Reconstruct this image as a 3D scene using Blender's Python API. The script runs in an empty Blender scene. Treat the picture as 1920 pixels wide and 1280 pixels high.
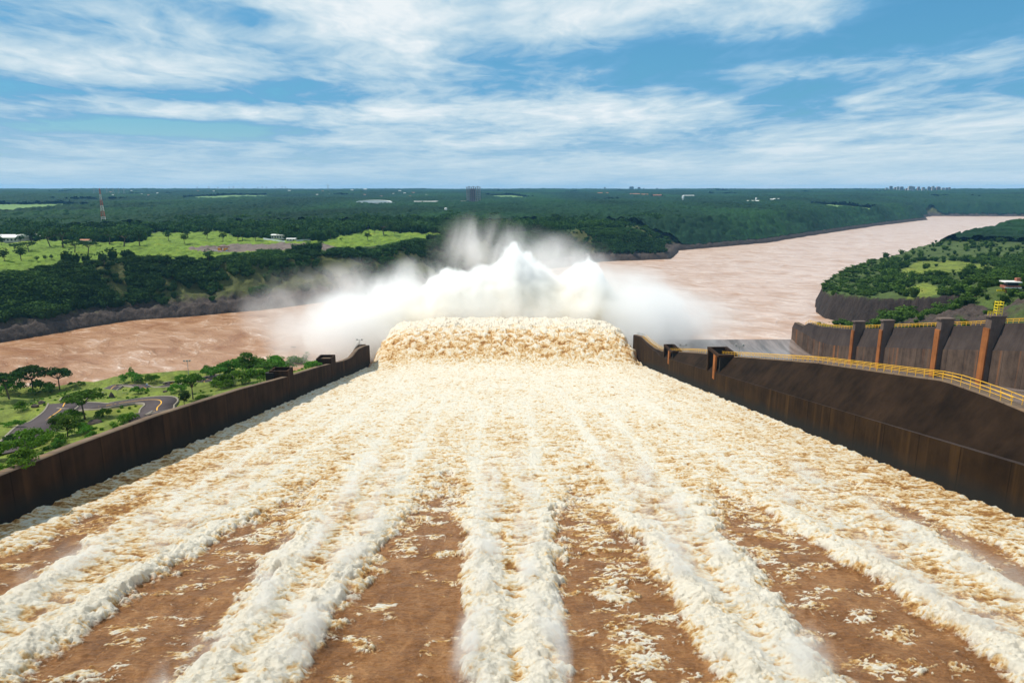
import bpy, math, random
import numpy as np
from mathutils import Vector

random.seed(7); RS = np.random.RandomState(7)
S = bpy.context.scene
COL = S.collection
F = 1280.0; CH = 120.0                     # focal length in photo pixels, camera height over the river
YAW = math.atan(18/1280); PIT = math.atan(285/1280)

# ------------------------------------------------------------------ camera
cd = bpy.data.cameras.new("camera"); cam = bpy.data.objects.new("camera", cd); COL.objects.link(cam)
cam.location = (0, 0, CH); cam.rotation_euler = (math.pi/2 - PIT, 0, -YAW)
cd.sensor_width = 36; cd.lens = 24; cd.clip_start = 1; cd.clip_end = 60000
S.camera = cam

# ------------------------------------------------------------------ render / exposure
S.view_settings.view_transform = 'Standard'; S.view_settings.look = 'None'
S.view_settings.exposure = 0.25; S.view_settings.gamma = 1
cy = S.cycles
cy.max_bounces = 14; cy.diffuse_bounces = 3; cy.glossy_bounces = 3; cy.transmission_bounces = 4
cy.volume_bounces = 12; cy.transparent_max_bounces = 12
cy.use_denoising = True
cy.volume_step_rate = 1.0; cy.volume_max_steps = 256
cy.sample_clamp_indirect = 6

SUN_EL = math.radians(57); SUN_AZ = math.radians(-76)      # azimuth from +Y, negative = left

# ------------------------------------------------------------------ node helpers
def nn(nt, typ, **kw):
    n = nt.nodes.new(typ)
    for k, v in kw.items(): setattr(n, k, v)
    return n
def put(nt, sock, v):
    if isinstance(v, bpy.types.NodeSocket): nt.links.new(v, sock)
    else:
        if hasattr(sock.default_value, '__len__') and not hasattr(v, '__len__'): v = (v, v, v)
        if hasattr(v, '__len__') and len(v) == 3 and len(sock.default_value) == 4: v = (*v, 1)
        sock.default_value = v
def mth(nt, op, a, b=0.0, c=None, clamp=False):
    n = nn(nt, 'ShaderNodeMath', operation=op, use_clamp=clamp)
    put(nt, n.inputs[0], a); put(nt, n.inputs[1], b)
    if c is not None: put(nt, n.inputs[2], c)
    return n.outputs[0]
def mixc(nt, f, a, b, blend='MIX'):
    n = nn(nt, 'ShaderNodeMix', data_type='RGBA', blend_type=blend)
    put(nt, n.inputs[0], f); put(nt, n.inputs[6], a); put(nt, n.inputs[7], b)
    return n.outputs[2]
def mapr(nt, v, a, b, c=0.0, d=1.0, smooth=False):
    n = nn(nt, 'ShaderNodeMapRange')
    if smooth: n.interpolation_type = 'SMOOTHSTEP'
    put(nt, n.inputs[0], v); put(nt, n.inputs[1], a); put(nt, n.inputs[2], b); put(nt, n.inputs[3], c); put(nt, n.inputs[4], d)
    return n.outputs[0]
def noise(nt, vec, scale, detail=4.0, rough=0.55, dist=0.0):
    n = nn(nt, 'ShaderNodeTexNoise'); put(nt, n.inputs['Vector'], vec)
    n.inputs['Scale'].default_value = scale; n.inputs['Detail'].default_value = detail
    n.inputs['Roughness'].default_value = rough; n.inputs['Distortion'].default_value = dist
    return n.outputs[0]
def vscale(nt, vec, s, loc=(0, 0, 0), rot=(0, 0, 0)):
    n = nn(nt, 'ShaderNodeMapping'); put(nt, n.inputs[0], vec)
    n.inputs[1].default_value = loc; n.inputs[2].default_value = rot; n.inputs[3].default_value = s
    return n.outputs[0]
def ramp(nt, f, stops, interp='LINEAR'):
    n = nn(nt, 'ShaderNodeValToRGB'); n.color_ramp.interpolation = interp
    e = n.color_ramp.elements
    while len(e) < len(stops): e.new(0.5)
    for i, (p, c) in enumerate(stops):
        e[i].position = p; e[i].color = (*c, 1) if len(c) == 3 else c
    put(nt, n.inputs[0], f); return n.outputs[0]
def attr(nt, name, out='Fac'):
    n = nn(nt, 'ShaderNodeAttribute', attribute_name=name); return n.outputs[out]
def bump(nt, h, strength, dist, normal=None):
    n = nn(nt, 'ShaderNodeBump'); n.inputs['Strength'].default_value = strength; n.inputs['Distance'].default_value = dist
    put(nt, n.inputs['Height'], h)
    if normal is not None: nt.links.new(normal, n.inputs['Normal'])
    return n.outputs[0]
def newmat(name):
    m = bpy.data.materials.new(name); m.use_nodes = True; nt = m.node_tree
    b = nt.nodes['Principled BSDF']; b.inputs['Roughness'].default_value = 0.9
    b.inputs['Specular IOR Level'].default_value = 0.25
    tc = nn(nt, 'ShaderNodeTexCoord')
    geo = nn(nt, 'ShaderNodeNewGeometry')
    return m, nt, b, tc.outputs['Object'], geo.outputs['Position']
def plain(name, colr, rough=0.85, var=0.25, scale=0.6, metallic=0.0):
    m, nt, b, oc, wp = newmat(name)
    f = noise(nt, oc, scale, 5)
    d = tuple(c*(1-var) for c in colr); l = tuple(min(1, c*(1+var)) for c in colr)
    put(nt, b.inputs['Base Color'], ramp(nt, f, [(0.3, d), (0.7, l)]))
    b.inputs['Roughness'].default_value = rough; b.inputs['Metallic'].default_value = metallic
    return m

# ------------------------------------------------------------------ world
w = bpy.data.worlds.new("World"); S.world = w; w.use_nodes = True
nt = w.node_tree; nt.nodes.clear()
out = nn(nt, 'ShaderNodeOutputWorld'); bg = nn(nt, 'ShaderNodeBackground'); nt.links.new(bg.outputs[0], out.inputs[0])
sky = nn(nt, 'ShaderNodeTexSky', sky_type='NISHITA', sun_disc=False)
sky.sun_elevation = SUN_EL; sky.sun_rotation = SUN_AZ; sky.air_density = 1.2; sky.dust_density = 0.6; sky.ozone_density = 2.0
tc = nn(nt, 'ShaderNodeTexCoord'); sep = nn(nt, 'ShaderNodeSeparateXYZ'); nt.links.new(tc.outputs['Generated'], sep.inputs[0])
sx, sy, sz = sep.outputs
az = mth(nt, 'ARCTAN2', sx, sy); el = mth(nt, 'ARCSINE', sz)
elc = mth(nt, 'MAXIMUM', el, 0.0)
den = mth(nt, 'ADD', elc, 0.11)
cmb = nn(nt, 'ShaderNodeCombineXYZ')
put(nt, cmb.inputs[0], mth(nt, 'DIVIDE', mth(nt, 'MULTIPLY', az, 1.9), mth(nt, 'POWER', den, 0.6))); put(nt, cmb.inputs[1], mth(nt, 'DIVIDE', -0.9, den))
P = cmb.outputs[0]
warp = noise(nt, vscale(nt, P, (0.9, 1.3, 1)), 1.6, 3, 0.5)
P2n = nn(nt, 'ShaderNodeCombineXYZ'); sp = nn(nt, 'ShaderNodeSeparateXYZ'); nt.links.new(P, sp.inputs[0])
put(nt, P2n.inputs[0], mth(nt, 'ADD', sp.outputs[0], mth(nt, 'MULTIPLY', warp, 0.5)))
put(nt, P2n.inputs[1], mth(nt, 'ADD', sp.outputs[1], mth(nt, 'MULTIPLY', warp, 0.35)))
put(nt, P2n.inputs[2], 3.7)
n1 = noise(nt, vscale(nt, P2n.outputs[0], (1.25, 1.0, 1)), 1.05, 8, 0.54, 0.0)
n2 = noise(nt, vscale(nt, P2n.outputs[0], (1.6, 1.7, 1), (4, 2, 1)), 3.6, 9, 0.58, 0.0)
n3 = noise(nt, vscale(nt, P2n.outputs[0], (0.5, 0.6, 1), (11, 5, 2)), 1.0, 4, 0.5)
cov = mth(nt, 'ADD', mth(nt, 'ADD', mth(nt, 'MULTIPLY', n1, 0.85), mth(nt, 'MULTIPLY', n2, 0.42)), mth(nt, 'MULTIPLY', n3, 0.45))
def azel(px, py):
    a = (px-960)/F; b = (640-py)/F
    f = Vector((0, math.cos(PIT), -math.sin(PIT))); u = Vector((0, math.sin(PIT), math.cos(PIT)))
    d = f + Vector((a, 0, 0)) + u*b; d.normalize()
    return math.atan2(d.x, d.y)+YAW, math.asin(d.z)
blobs = [ # photo px, py, half-widths in px, weight
 (1940, 50, 260, 110, -0.34), (1450, 100, 210, 22, -0.15), (1390, 180, 200, 22, -0.17), (1590, 215, 140, 16, -0.15),
 (1120, 105, 170, 30, -0.14), (110, 175, 260, 22, -0.22), (70, 35, 120, 20, -0.16), (470, 30, 90, 18, -0.14), (560, 175, 150, 20, -0.16),
 (330, 242, 150, 15, -0.45), (620, 215, 60, 14, -0.14), (760, 60, 230, 55, 0.13), (300, 45, 160, 25, 0.12), (250, 130, 230, 24, 0.13), (350, 205, 330, 13, 0.16),
 (1130, 195, 190, 18, 0.15), (1600, 115, 200, 30, 0.12), (560, 265, 260, 10, 0.14), (1480, 280, 100, 4, 0.12), (1780, 275, 110, 5, 0.10), (1800, 200, 240, 16, 0.08), (1270, 20, 200, 24, 0.06)]
for px, py, hx, hy, wt in blobs:
    a0, e0 = azel(px, py)
    dx = mth(nt, 'MULTIPLY', mth(nt, 'SUBTRACT', az, a0), F/hx*0.9)
    dy = mth(nt, 'MULTIPLY', mth(nt, 'SUBTRACT', el, e0), F/hy)
    r2 = mth(nt, 'ADD', mth(nt, 'MULTIPLY', dx, dx), mth(nt, 'MULTIPLY', dy, dy))
    g = mth(nt, 'DIVIDE', wt, mth(nt, 'ADD', 1.0, mth(nt, 'MULTIPLY', r2, r2)))
    cov = mth(nt, 'ADD', cov, g)
# right part of the sky is a little clearer
cov = mth(nt, 'SUBTRACT', cov, mapr(nt, az, -0.1, 0.5, 0.0, -0.15))
cv = mapr(nt, cov, 0.585, 1.13)
cc = ramp(nt, cv, [(0.0, (0.7, 2.9, 5.6)), (0.28, (1.6, 4.1, 6.7)), (0.50, (3.7, 5.8, 7.5)), (0.74, (6.0, 7.5, 8.4)), (1.0, (8.6, 9.2, 9.5))])
skyc = mixc(nt, 1.0, sky.outputs[0], (0.55, 1.05, 1.2), 'MULTIPLY')
cl = mixc(nt, mapr(nt, cv, 0.0, 0.35, 0.45, 1.0), skyc, cc)
hz = mapr(nt, el, 0.0, 0.115, 1.0, 0.0, True)
fin = mixc(nt, mth(nt, 'MULTIPLY', hz, 0.72), cl, (5.3, 6.9, 7.9))
put(nt, bg.inputs[0], fin); bg.inputs[1].default_value = 0.083

# ------------------------------------------------------------------ sun
sd = bpy.data.lights.new("sun", 'SUN'); sun = bpy.data.objects.new("sun", sd); COL.objects.link(sun)
sd.energy = 4.4; sd.angle = math.radians(0.5); sd.color = (1.0, 0.93, 0.82)
sdir = Vector((math.sin(SUN_AZ)*math.cos(SUN_EL), math.cos(SUN_AZ)*math.cos(SUN_EL), math.sin(SUN_EL)))
sun.rotation_euler = sdir.to_track_quat('Z', 'Y').to_euler()

# ------------------------------------------------------------------ numpy noise
PERM = RS.permutation(4096).astype(np.int64)
GR = RS.rand(4096)*2*np.pi; GX = np.cos(GR).astype(np.float32); GY = np.sin(GR).astype(np.float32); RV = RS.rand(4096).astype(np.float32)
def hsh(i, j, seed=0): return PERM[(PERM[(i+seed*131) & 4095] + j) & 4095]
def perlin(x, y, seed=0):
    xi = np.floor(x).astype(np.int64); yi = np.floor(y).astype(np.int64)
    fx = (x-xi).astype(np.float32); fy = (y-yi).astype(np.float32)
    u = fx*fx*fx*(fx*(fx*6-15)+10); v = fy*fy*fy*(fy*(fy*6-15)+10)
    def g(a, b, dx, dy):
        h = hsh(xi+a, yi+b, seed); return GX[h]*dx + GY[h]*dy
    n00 = g(0, 0, fx, fy); n10 = g(1, 0, fx-1, fy); n01 = g(0, 1, fx, fy-1); n11 = g(1, 1, fx-1, fy-1)
    a = n00+u*(n10-n00); b = n01+u*(n11-n01); return (a+v*(b-a))*1.5
def fbm(x, y, o=4, seed=0, g=0.5):
    s = 0; a = 1; t = 0
    for k in range(o):
        s = s + a*perlin(x*2**k, y*2**k, seed+k*7); t += a; a *= g
    return s/t
def billow(x, y, o=3, seed=0, g=0.5):
    s = 0; a = 1; t = 0
    for k in range(o):
        s = s + a*np.abs(perlin(x*2.03**k, y*2.03**k, seed+k*5)); t += a; a *= g
    return s/t
def worley(x, y, seed=0):
    xi = np.floor(x).astype(np.int64); yi = np.floor(y).astype(np.int64)
    best = np.full(x.shape, 9., np.float32); cid = np.zeros(x.shape, np.int64)
    for a in (-1, 0, 1):
        for b in (-1, 0, 1):
            h = hsh(xi+a, yi+b, seed); px = xi+a+RV[h]; py = yi+b+RV[(h*7+13) & 4095]
            d = ((px-x)**2+(py-y)**2).astype(np.float32); m = d < best
            best[m] = d[m]; cid[m] = h[m]
    return np.sqrt(best), RV[(cid*3+5) & 4095]
def sst(x, a, b):
    t = np.clip((x-a)/(b-a), 0, 1); return t*t*(3-2*t)

# ------------------------------------------------------------------ object helpers
def tag(o, label=None, cat=None, group=None, kind=None):
    if label: o['label'] = label
    if cat: o['category'] = cat
    if group: o['group'] = group
    if kind: o['kind'] = kind
    return o
def link(name, me, mat, parent=None):
    o = bpy.data.objects.new(name, me); COL.objects.link(o)
    if mat is not None and len(me.materials) == 0: me.materials.append(mat)
    if parent: o.parent = parent
    return o
def empty(name, loc, label, cat, group=None, rz=0):
    o = bpy.data.objects.new(name, None); COL.objects.link(o); o.empty_display_size = 1
    o.location = loc; o.rotation_euler = (0, 0, rz); return tag(o, label, cat, group)
def npmesh(name, verts, faces, smooth=True, cols=None, attrs=None):
    """verts (n,3), faces (m,3|4) array"""
    me = bpy.data.meshes.new(name); verts = np.asarray(verts, np.float32); faces = np.asarray(faces, np.int32)
    n, k = faces.shape
    me.vertices.add(len(verts)); me.vertices.foreach_set('co', verts.ravel())
    me.loops.add(n*k); me.loops.foreach_set('vertex_index', faces.ravel())
    me.polygons.add(n); me.polygons.foreach_set('loop_start', np.arange(0, n*k, k, dtype=np.int32))
    me.polygons.foreach_set('loop_total', np.full(n, k, np.int32))
    if smooth: me.polygons.foreach_set('use_smooth', np.ones(n, bool))
    me.update(calc_edges=True)
    if cols is not None:
        a = me.color_attributes.new('col', 'FLOAT_COLOR', 'POINT')
        c = np.ones((len(verts), 4), np.float32); c[:, :3] = cols; a.data.foreach_set('color', c.ravel())
    for nm, v in (attrs or {}).items():
        a = me.attributes.new(nm, 'FLOAT', 'POINT'); a.data.foreach_set('value', np.asarray(v, np.float32).ravel())
    return me
def gridfaces(nr, nc):
    i = np.arange(nr*nc).reshape(nr, nc)
    return np.stack([i[:-1, :-1], i[:-1, 1:], i[1:, 1:], i[1:, :-1]], -1).reshape(-1, 4)
class MB:
    def __init__(s): s.v = []; s.f = []
    def quad(s, *p):
        n = len(s.v); s.v += [tuple(q) for q in p]; s.f.append(tuple(range(n, n+len(p)))); return s
    def box(s, x0, x1, y0, y1, z0, z1, dzy=0.0, rz=0, c=(0, 0)):
        """box; dzy lifts the y1 end"""
        P = [(x0, y0, z0), (x1, y0, z0), (x1, y1, z0+dzy), (x0, y1, z0+dzy), (x0, y0, z1), (x1, y0, z1), (x1, y1, z1+dzy), (x0, y1, z1+dzy)]
        if rz:
            cs, sn = math.cos(rz), math.sin(rz); P = [(c[0]+(a-c[0])*cs-(b-c[1])*sn, c[1]+(a-c[0])*sn+(b-c[1])*cs, z) for a, b, z in P]
        n = len(s.v); s.v += P
        for f in ((3, 2, 1, 0), (4, 5, 6, 7), (0, 1, 5, 4), (1, 2, 6, 5), (2, 3, 7, 6), (3, 0, 4, 7)): s.f.append(tuple(n+i for i in f))
        return s
    def tube(s, a, b, r0, r1=None, n=6):
        r1 = r0 if r1 is None else r1; a = Vector(a); b = Vector(b); d = (b-a).normalized()
        u = d.orthogonal().normalized(); v = d.cross(u); k = len(s.v)
        for c, r in ((a, r0), (b, r1)):
            for i in range(n):
                t = 2*math.pi*i/n; s.v.append(tuple(c+u*(r*math.cos(t))+v*(r*math.sin(t))))
        for i in range(n): s.f.append((k+i, k+(i+1) % n, k+n+(i+1) % n, k+n+i))
        s.f.append(tuple(k+i for i in range(n))[::-1]); s.f.append(tuple(k+n+i for i in range(n))); return s
    def prism(s, prof, y0, y1):
        """prof = [(x,z)] extruded along y"""
        n = len(prof); k = len(s.v)
        s.v += [(x, y0, z) for x, z in prof] + [(x, y1, z) for x, z in prof]
        for i in range(n): s.f.append((k+i, k+(i+1) % n, k+n+(i+1) % n, k+n+i))
        s.f.append(tuple(range(k, k+n))[::-1]); s.f.append(tuple(range(k+n, k+2*n))); return s
    def mesh(s, name):
        me = bpy.data.meshes.new(name); me.from_pydata(s.v, [], s.f); me.update(); return me
    def build(s, name, mat, parent=None): return link(name, s.mesh(name), mat, parent)

# ------------------------------------------------------------------ view rays
_f = np.array([math.sin(YAW)*math.cos(PIT), math.cos(YAW)*math.cos(PIT), -math.sin(PIT)])
_r = np.array([math.cos(YAW), -math.sin(YAW), 0]); _u = np.cross(_r, _f)
def ray(px, py): return _f+(px-960)/F*_r+(640-py)/F*_u
def atz(px, py, z):
    d = ray(px, py); return d*((z-CH)/d[2])+[0, 0, CH]
def aty(px, py, y):
    d = ray(px, py); return d*(y/d[1])+[0, 0, CH]
def plane_z(y): return 86.6-0.173*y
#@@TERRAIN
# ------------------------------------------------------------------ terrain height
FAR_SHORE = np.array([(-1700, -500), (-900, 100), (-620, 330), (-405, 543), (-346, 634), (-247, 690), (-198, 737), (-135, 785), (-40, 900), (60, 1040), (171, 1165), (297, 1200), (330, 1290), (356, 1375), (612, 1577),
                      (817, 1815), (1244, 2292), (1722, 2778), (1800, 2950), (1987, 3170), (2358, 3110), (4200, 3150), (9000, 3000)], float)
NEAR_LEFT = np.array([(-1400, -900), (-900, -300), (-600, 20), (-420, 215), (-330, 300), (-250, 352), (-160, 385), (-95, 405), (-78, 425)], float)
NEAR_RIGHT = np.array([(225, 500), (262, 508), (325, 520), (368, 548), (345, 575), (318, 600), (308, 640), (316, 675), (345, 740), (410, 850), (520, 985), (740, 1200), (1080, 1480), (1650, 1900), (2500, 2480), (4200, 2700), (9000, 2500)], float)
def pdist(P, x, y):
    best = np.full(x.shape, 1e18)
    for (ax, ay), (bx, by) in zip(P[:-1], P[1:]):
        dx, dy = bx-ax, by-ay; t = np.clip(((x-ax)*dx+(y-ay)*dy)/(dx*dx+dy*dy), 0, 1)
        best = np.minimum(best, (x-ax-t*dx)**2+(y-ay-t*dy)**2)
    return np.sqrt(best)
def inpoly(P, x, y):
    c = np.zeros(x.shape, bool); n = len(P)
    for i in range(n):
        (ax, ay), (bx, by) = P[i], P[(i+1) % n]
        if ay == by: continue
        m = ((ay > y) != (by > y)) & (x < (bx-ax)*(y-ay)/(by-ay)+ax); c ^= m
    return c
NEAR = np.vstack([NEAR_LEFT, [(-78, 470), (225, 495)], NEAR_RIGHT])
RIVER = np.vstack([FAR_SHORE, NEAR[::-1]])
CPR = np.array([(232, 250, 66), (232, 290, 60), (232, 330, 50), (232, 370, 41), (236, 420, 30), (245, 480, 22), (262, 520, 16), (330, 610, 25), (332, 665, 20), (350, 705, 16), (400, 735, 15), (430, 790, 14), (370, 600, 28), (400, 560, 34), (330, 505, 28), (470, 720, 38), (420, 573, 42),
                (300, 470, 30), (290, 400, 46), (265, 330, 62), (300, 350, 70), (325, 430, 58), (400, 500, 52), (500, 850, 14), (560, 900, 15), (640, 1010, 18), (760, 1090, 25), (900, 1230, 33), (700, 760, 50), (1200, 1300, 50), (2000, 1800, 55), (3200, 2300, 60), (600, 500, 75), (900, 700, 75)], float)
CPL = np.array([(-80, 60, 80), (-80, 100, 75), (-80, 150, 68), (-80, 196, 60), (-80, 235, 53), (-80, 283, 44.5), (-80, 344, 33), (-80, 385, 24), (-112, 300, 40), (-132, 270, 43), (-165, 262, 42.5), (-195, 250, 43), (-140, 205, 53), (-110, 190, 58),
                (-130, 150, 64), (-180, 190, 52), (-250, 180, 48), (-400, 100, 45), (-90, 320, 37), (-100, 380, 15), (-105, 245, 49.5), (-200, 60, 66), (-300, -50, 66), (-132, 298, 31), (-150, 325, 20), (-113, 330, 27), (-196, 276, 31), (-212, 305, 18), (-165, 290, 30), (-235, 268, 27), (-300, 235, 30), (-100, 350, 24)], float)
def idw(C, x, y, p=3.2):
    num = 0; den = 0
    for cx, cy_, cz in C:
        wq = 1/(((x-cx)**2+(y-cy_)**2+60.0)**(p/2)); num = num+wq*cz; den = den+wq
    return num/den
def land(x, y):
    """returns height, side (0 river, 1 far bank, 2 near left, 3 near right, 4 chute), distance to shore"""
    x = np.asarray(x, float); y = np.asarray(y, float)
    dF = pdist(FAR_SHORE, x, y); dN = pdist(NEAR, x, y); inr = inpoly(RIVER, x, y)
    far = (~inr) & (dF < dN) & ((y > 300) | (x < -500))
    r = np.hypot(x, y)
    # far side
    wob = fbm(x/90, y/90, 3, 11)*22+fbm(x/25, y/25, 3, 12)*7
    d = np.maximum(dF+wob*sst(dF, 4, 40), 0)
    rock = np.minimum(dF*1.1, 9+fbm(x/14, y/14, 3, 15)*5)
    prof = np.maximum(rock, 0)+sst(d, 10, 95)*38
    rise = 62*sst(r, 700, 9500)+fbm(x/900+3, y/900, 4, 21)*20*sst(r, 1200, 4000)+fbm(x/260, y/260, 3, 25)*5*sst(dF, 60, 300)
    zf = -4*(dF < .5)+prof+rise*sst(dF, 20, 500)
    # near right
    zr0 = idw(CPR, x, y)+fbm(x/22, y/22, 4, 31)*2.6+fbm(x/70, y/70, 3, 32)*4*sst(dN, 15, 80)
    cl_ = np.maximum(0, dN*(2.6+0.9*fbm(x/13, y/13, 3, 33))+fbm(x/5, y/5, 3, 34)*2)
    # steep rock face behind the far wall
    zr = np.minimum(zr0, cl_)
    zl0 = idw(CPL, x, y)+fbm(x/18, y/18, 4, 41)*0.7
    zl = np.minimum(zl0, dN*1.0)
    zn = np.where(x > 140, zr, zl)
    ch = (x > -79.5) & (x < 224) & (y < 500)
    ch = ch & ~((x < 84) & (y > 400) & (x > -79)) if False else ch
    z = np.where(inr, -5.0, np.where(far, zf, zn))
    z = np.where(ch & ~((y > 398) & (x < 84)), plane_z(np.minimum(y, 500))-9, z)
    z = np.where(ch & (y > 398) & (x < 84), -5.0, z)
    side = np.where(ch, 4, np.where(inr, 0, np.where(far, 1, np.where(x > 140, 3, 2))))
    return z, side, np.where(far, dF, dN), zr0
def ht(x, y): return float(land(np.array([x]), np.array([y]))[0][0])
def hit(px, py, lo=60, hi=16000, off=0.0):
    d = ray(px, py); n = 900; h = np.hypot(d[0], d[1])
    R = np.geomspace(lo, hi, n); t = R/h; X = d[0]*t; Y = d[1]*t; Z = CH+d[2]*t
    z = land(X, Y)[0]+off; side = land(X, Y)[1]
    below = np.where((Z < z) & (side != 4))[0]
    if len(below) == 0: i = n-1
    else: i = below[0]
    a, b = t[max(i-1, 0)], t[i]
    for _ in range(14):
        m = (a+b)/2; zz = ht(d[0]*m, d[1]*m)+off
        if CH+d[2]*m < zz: b = m
        else: a = m
    return np.array([d[0]*b, d[1]*b, ht(d[0]*b, d[1]*b)])
def pxpoly(pts): return np.array([hit(*p)[:2] for p in pts])

PARK = pxpoly([(-150, 452), (0, 452), (90, 450), (180, 455), (268, 452), (282, 438), (420, 434), (436, 444), (500, 449), (600, 452), (655, 441), (690, 431), (745, 435), (820, 437), (815, 446), (700, 459), (600, 466), (480, 477), (400, 484), (330, 488), (240, 486), (150, 494), (60, 507), (0, 520), (-150, 530)])
DIRT = pxpoly([(352, 467), (400, 460), (480, 458), (560, 457), (620, 461), (640, 466), (560, 469), (480, 471), (380, 472)])
FIELDS = [pxpoly(q) for q in ([(-60, 384), (110, 382), (170, 384), (165, 389), (110, 392), (60, 399), (-60, 402)], [(345, 371), (420, 367), (500, 366), (500, 370), (420, 374), (345, 376)],
          [(905, 366), (960, 366), (1000, 371), (985, 375), (930, 372)], [(1518, 382), (1590, 386), (1640, 393), (1630, 397), (1570, 394), (1522, 389)])]
HEADGRASS = pxpoly([(1690, 505), (1720, 490), (1790, 490), (1850, 497), (1880, 505), (1850, 512), (1770, 512), (1700, 520)])
HEADGRASS2 = pxpoly([(1690, 540), (1740, 530), (1770, 545), (1740, 560), (1700, 560)])

# polar ground sheet
NA, NR = 1150, 1250
azs = np.radians(np.linspace(-64, 62, NA))
rr = np.concatenate([np.geomspace(22, 420, 260, endpoint=False), np.linspace(420, 1000, 470, endpoint=False), np.geomspace(1000, 3500, 340, endpoint=False), np.geomspace(3500, 17000, 180)])
NR = len(rr)
A, R = np.meshgrid(azs, rr); GXx = R*np.sin(A); GYy = R*np.cos(A)
Z, SIDE, DS, ZR0 = land(GXx, GYy)
Z = np.where(R > 15800, Z-60, Z)
n_a = fbm(GXx/7, GYy/7, 4, 51); n_b = fbm(GXx/40, GYy/40, 4, 52); n_c = fbm(GXx/2.2, GYy/2.2, 2, 53)
rockf = np.zeros(Z.shape)
rockf = np.where(SIDE == 1, 1-sst(Z+n_a*5, 10, 17), rockf)
rockf = np.where(SIDE == 1, np.maximum(rockf, 0), rockf)
cliffR = sst(ZR0-Z, 1.0, 4.0)
sl = np.hypot(np.gradient(Z, axis=0)/np.gradient(R, axis=0), np.gradient(Z, axis=1)/(R*(azs[1]-azs[0])))
rockf = np.where(SIDE == 3, np.clip(np.maximum(cliffR, sst(sl+n_a*0.3, 0.75, 1.1)), 0, 1), rockf)
bm = (SIDE == 3) & (GXx < 300) & (GYy < 440) & (GXx > 223)
rockf = np.where(bm, np.maximum(rockf, sst(n_b+n_a*0.5+0.25, -0.1, 0.3)), rockf)
rockf = np.where(SIDE == 2, np.maximum(1-sst(Z, 3, 12), 0.8*sst(n_a+n_b, 0.55, 0.75)), rockf)
rockf = np.where((SIDE == 0) | (SIDE == 4), 1, rockf)
Zd = Z+rockf*(fbm(GXx/6, GYy/6, 4, 55)*2.2+n_c*0.8)*np.where(SIDE == 1, 1.0, 1.5)*(SIDE != 2)*(SIDE != 0)*(SIDE != 4)
def C(*c): return np.array(c)[None, None, :]
grass = C(0.122, 0.155, 0.020)*(1+0.35*n_b[..., None]+0.5*n_a[..., None]+0.4*n_c[..., None])+C(0.03, 0.0, 0.0)*sst(n_b, 0.1, 0.5)[..., None]
scrub = C(0.032, 0.058, 0.014)*(1+0.5*n_a[..., None]+0.4*n_b[..., None])
rockc = C(0.050, 0.036, 0.030)*(1+0.6*n_a[..., None]+0.5*n_c[..., None])
inpark = (inpoly(PARK, GXx, GYy) | inpoly(pxpoly([(600, 455), (690, 440), (830, 438), (820, 445), (700, 462), (600, 470)]), GXx, GYy)) & (SIDE == 1)
infield = np.zeros(Z.shape, bool)
for q in FIELDS: infield |= inpoly(q, GXx, GYy) & (SIDE == 1)
g_m = inpark | infield | (SIDE == 2) | ((SIDE == 3) & (inpoly(HEADGRASS, GXx, GYy) | inpoly(HEADGRASS2, GXx, GYy)))
c = np.where(g_m[..., None], grass, scrub)
c = np.where((inpark & ~infield)[..., None], c*C(0.9, 1.12, 0.7), c)
c = np.where(infield[..., None], C(0.12, 0.20, 0.06)*(1+0.2*n_b[..., None]), c)
c = np.where(((SIDE == 3) & ~g_m)[..., None], C(0.052, 0.078, 0.016)*(1+0.5*n_a[..., None]+0.4*n_b[..., None]), c)
olive = ((SIDE == 1) & (DS < 90))
c = np.where(olive[..., None], C(0.060, 0.066, 0.016)*(1+0.5*n_a[..., None]), c)
dirt = inpoly(DIRT, GXx, GYy)
c = np.where(dirt[..., None], C(0.15, 0.115, 0.10)*(1+0.15*n_a[..., None]), c)
rockc = np.where(((SIDE == 3) & (GYy > 500))[..., None], rockc*0.55, rockc)
c = c*(1-rockf[..., None])+rockc*rockf[..., None]
GM, nt, b, oc, wp = newmat("ground")
fine = noise(nt, wp, 0.9, 6, 0.65)
cl2 = mixc(nt, 1.0, attr(nt, 'col', 'Color'), mapr(nt, fine, 0.25, 0.75, 0.55, 1.45), 'MULTIPLY')
put(nt, b.inputs['Base Color'], cl2)
bm2 = bump(nt, noise(nt, vscale(nt, wp, (1, 1, 0.25)), 0.45, 6, 0.6), 0.8, 1.6); nt.links.new(bm2, b.inputs['Normal'])
g = link("ground", npmesh("ground", np.stack([GXx, GYy, Zd], -1).reshape(-1, 3), gridfaces(NR, NA), True, c.reshape(-1, 3)), GM)
tag(g, kind='structure')
del c, grass, scrub, rockc

# ------------------------------------------------------------------ river
RM, nt, b, oc, wp = newmat("river_water")
wv = vscale(nt, wp, (1.0, 1.0, 1.0), rot=(0, 0, math.radians(35)))
wrp = nn(nt, 'ShaderNodeVectorMath', operation='MULTIPLY_ADD')
wn = nn(nt, 'ShaderNodeTexNoise'); put(nt, wn.inputs['Vector'], wv); wn.inputs['Scale'].default_value = 0.012; wn.inputs['Detail'].default_value = 3
put(nt, wrp.inputs[0], wn.outputs['Color']); put(nt, wrp.inputs[1], (55, 55, 0)); put(nt, wrp.inputs[2], wv)
wq = vscale(nt, wrp.outputs[0], (1, 2.0, 1))
big = noise(nt, wq, 0.012, 5, 0.6); mid = noise(nt, wq, 0.035, 7, 0.6, 0.8); sml = noise(nt, wq, 0.28, 5, 0.65, 0.4)
sr = nn(nt, 'ShaderNodeSeparateXYZ'); nt.links.new(wp, sr.inputs[0])
glare = mapr(nt, sr.outputs[0], -420, 350, -0.13, 0.13)      # painted glare: water colour turns paler and pinker towards the right
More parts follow.
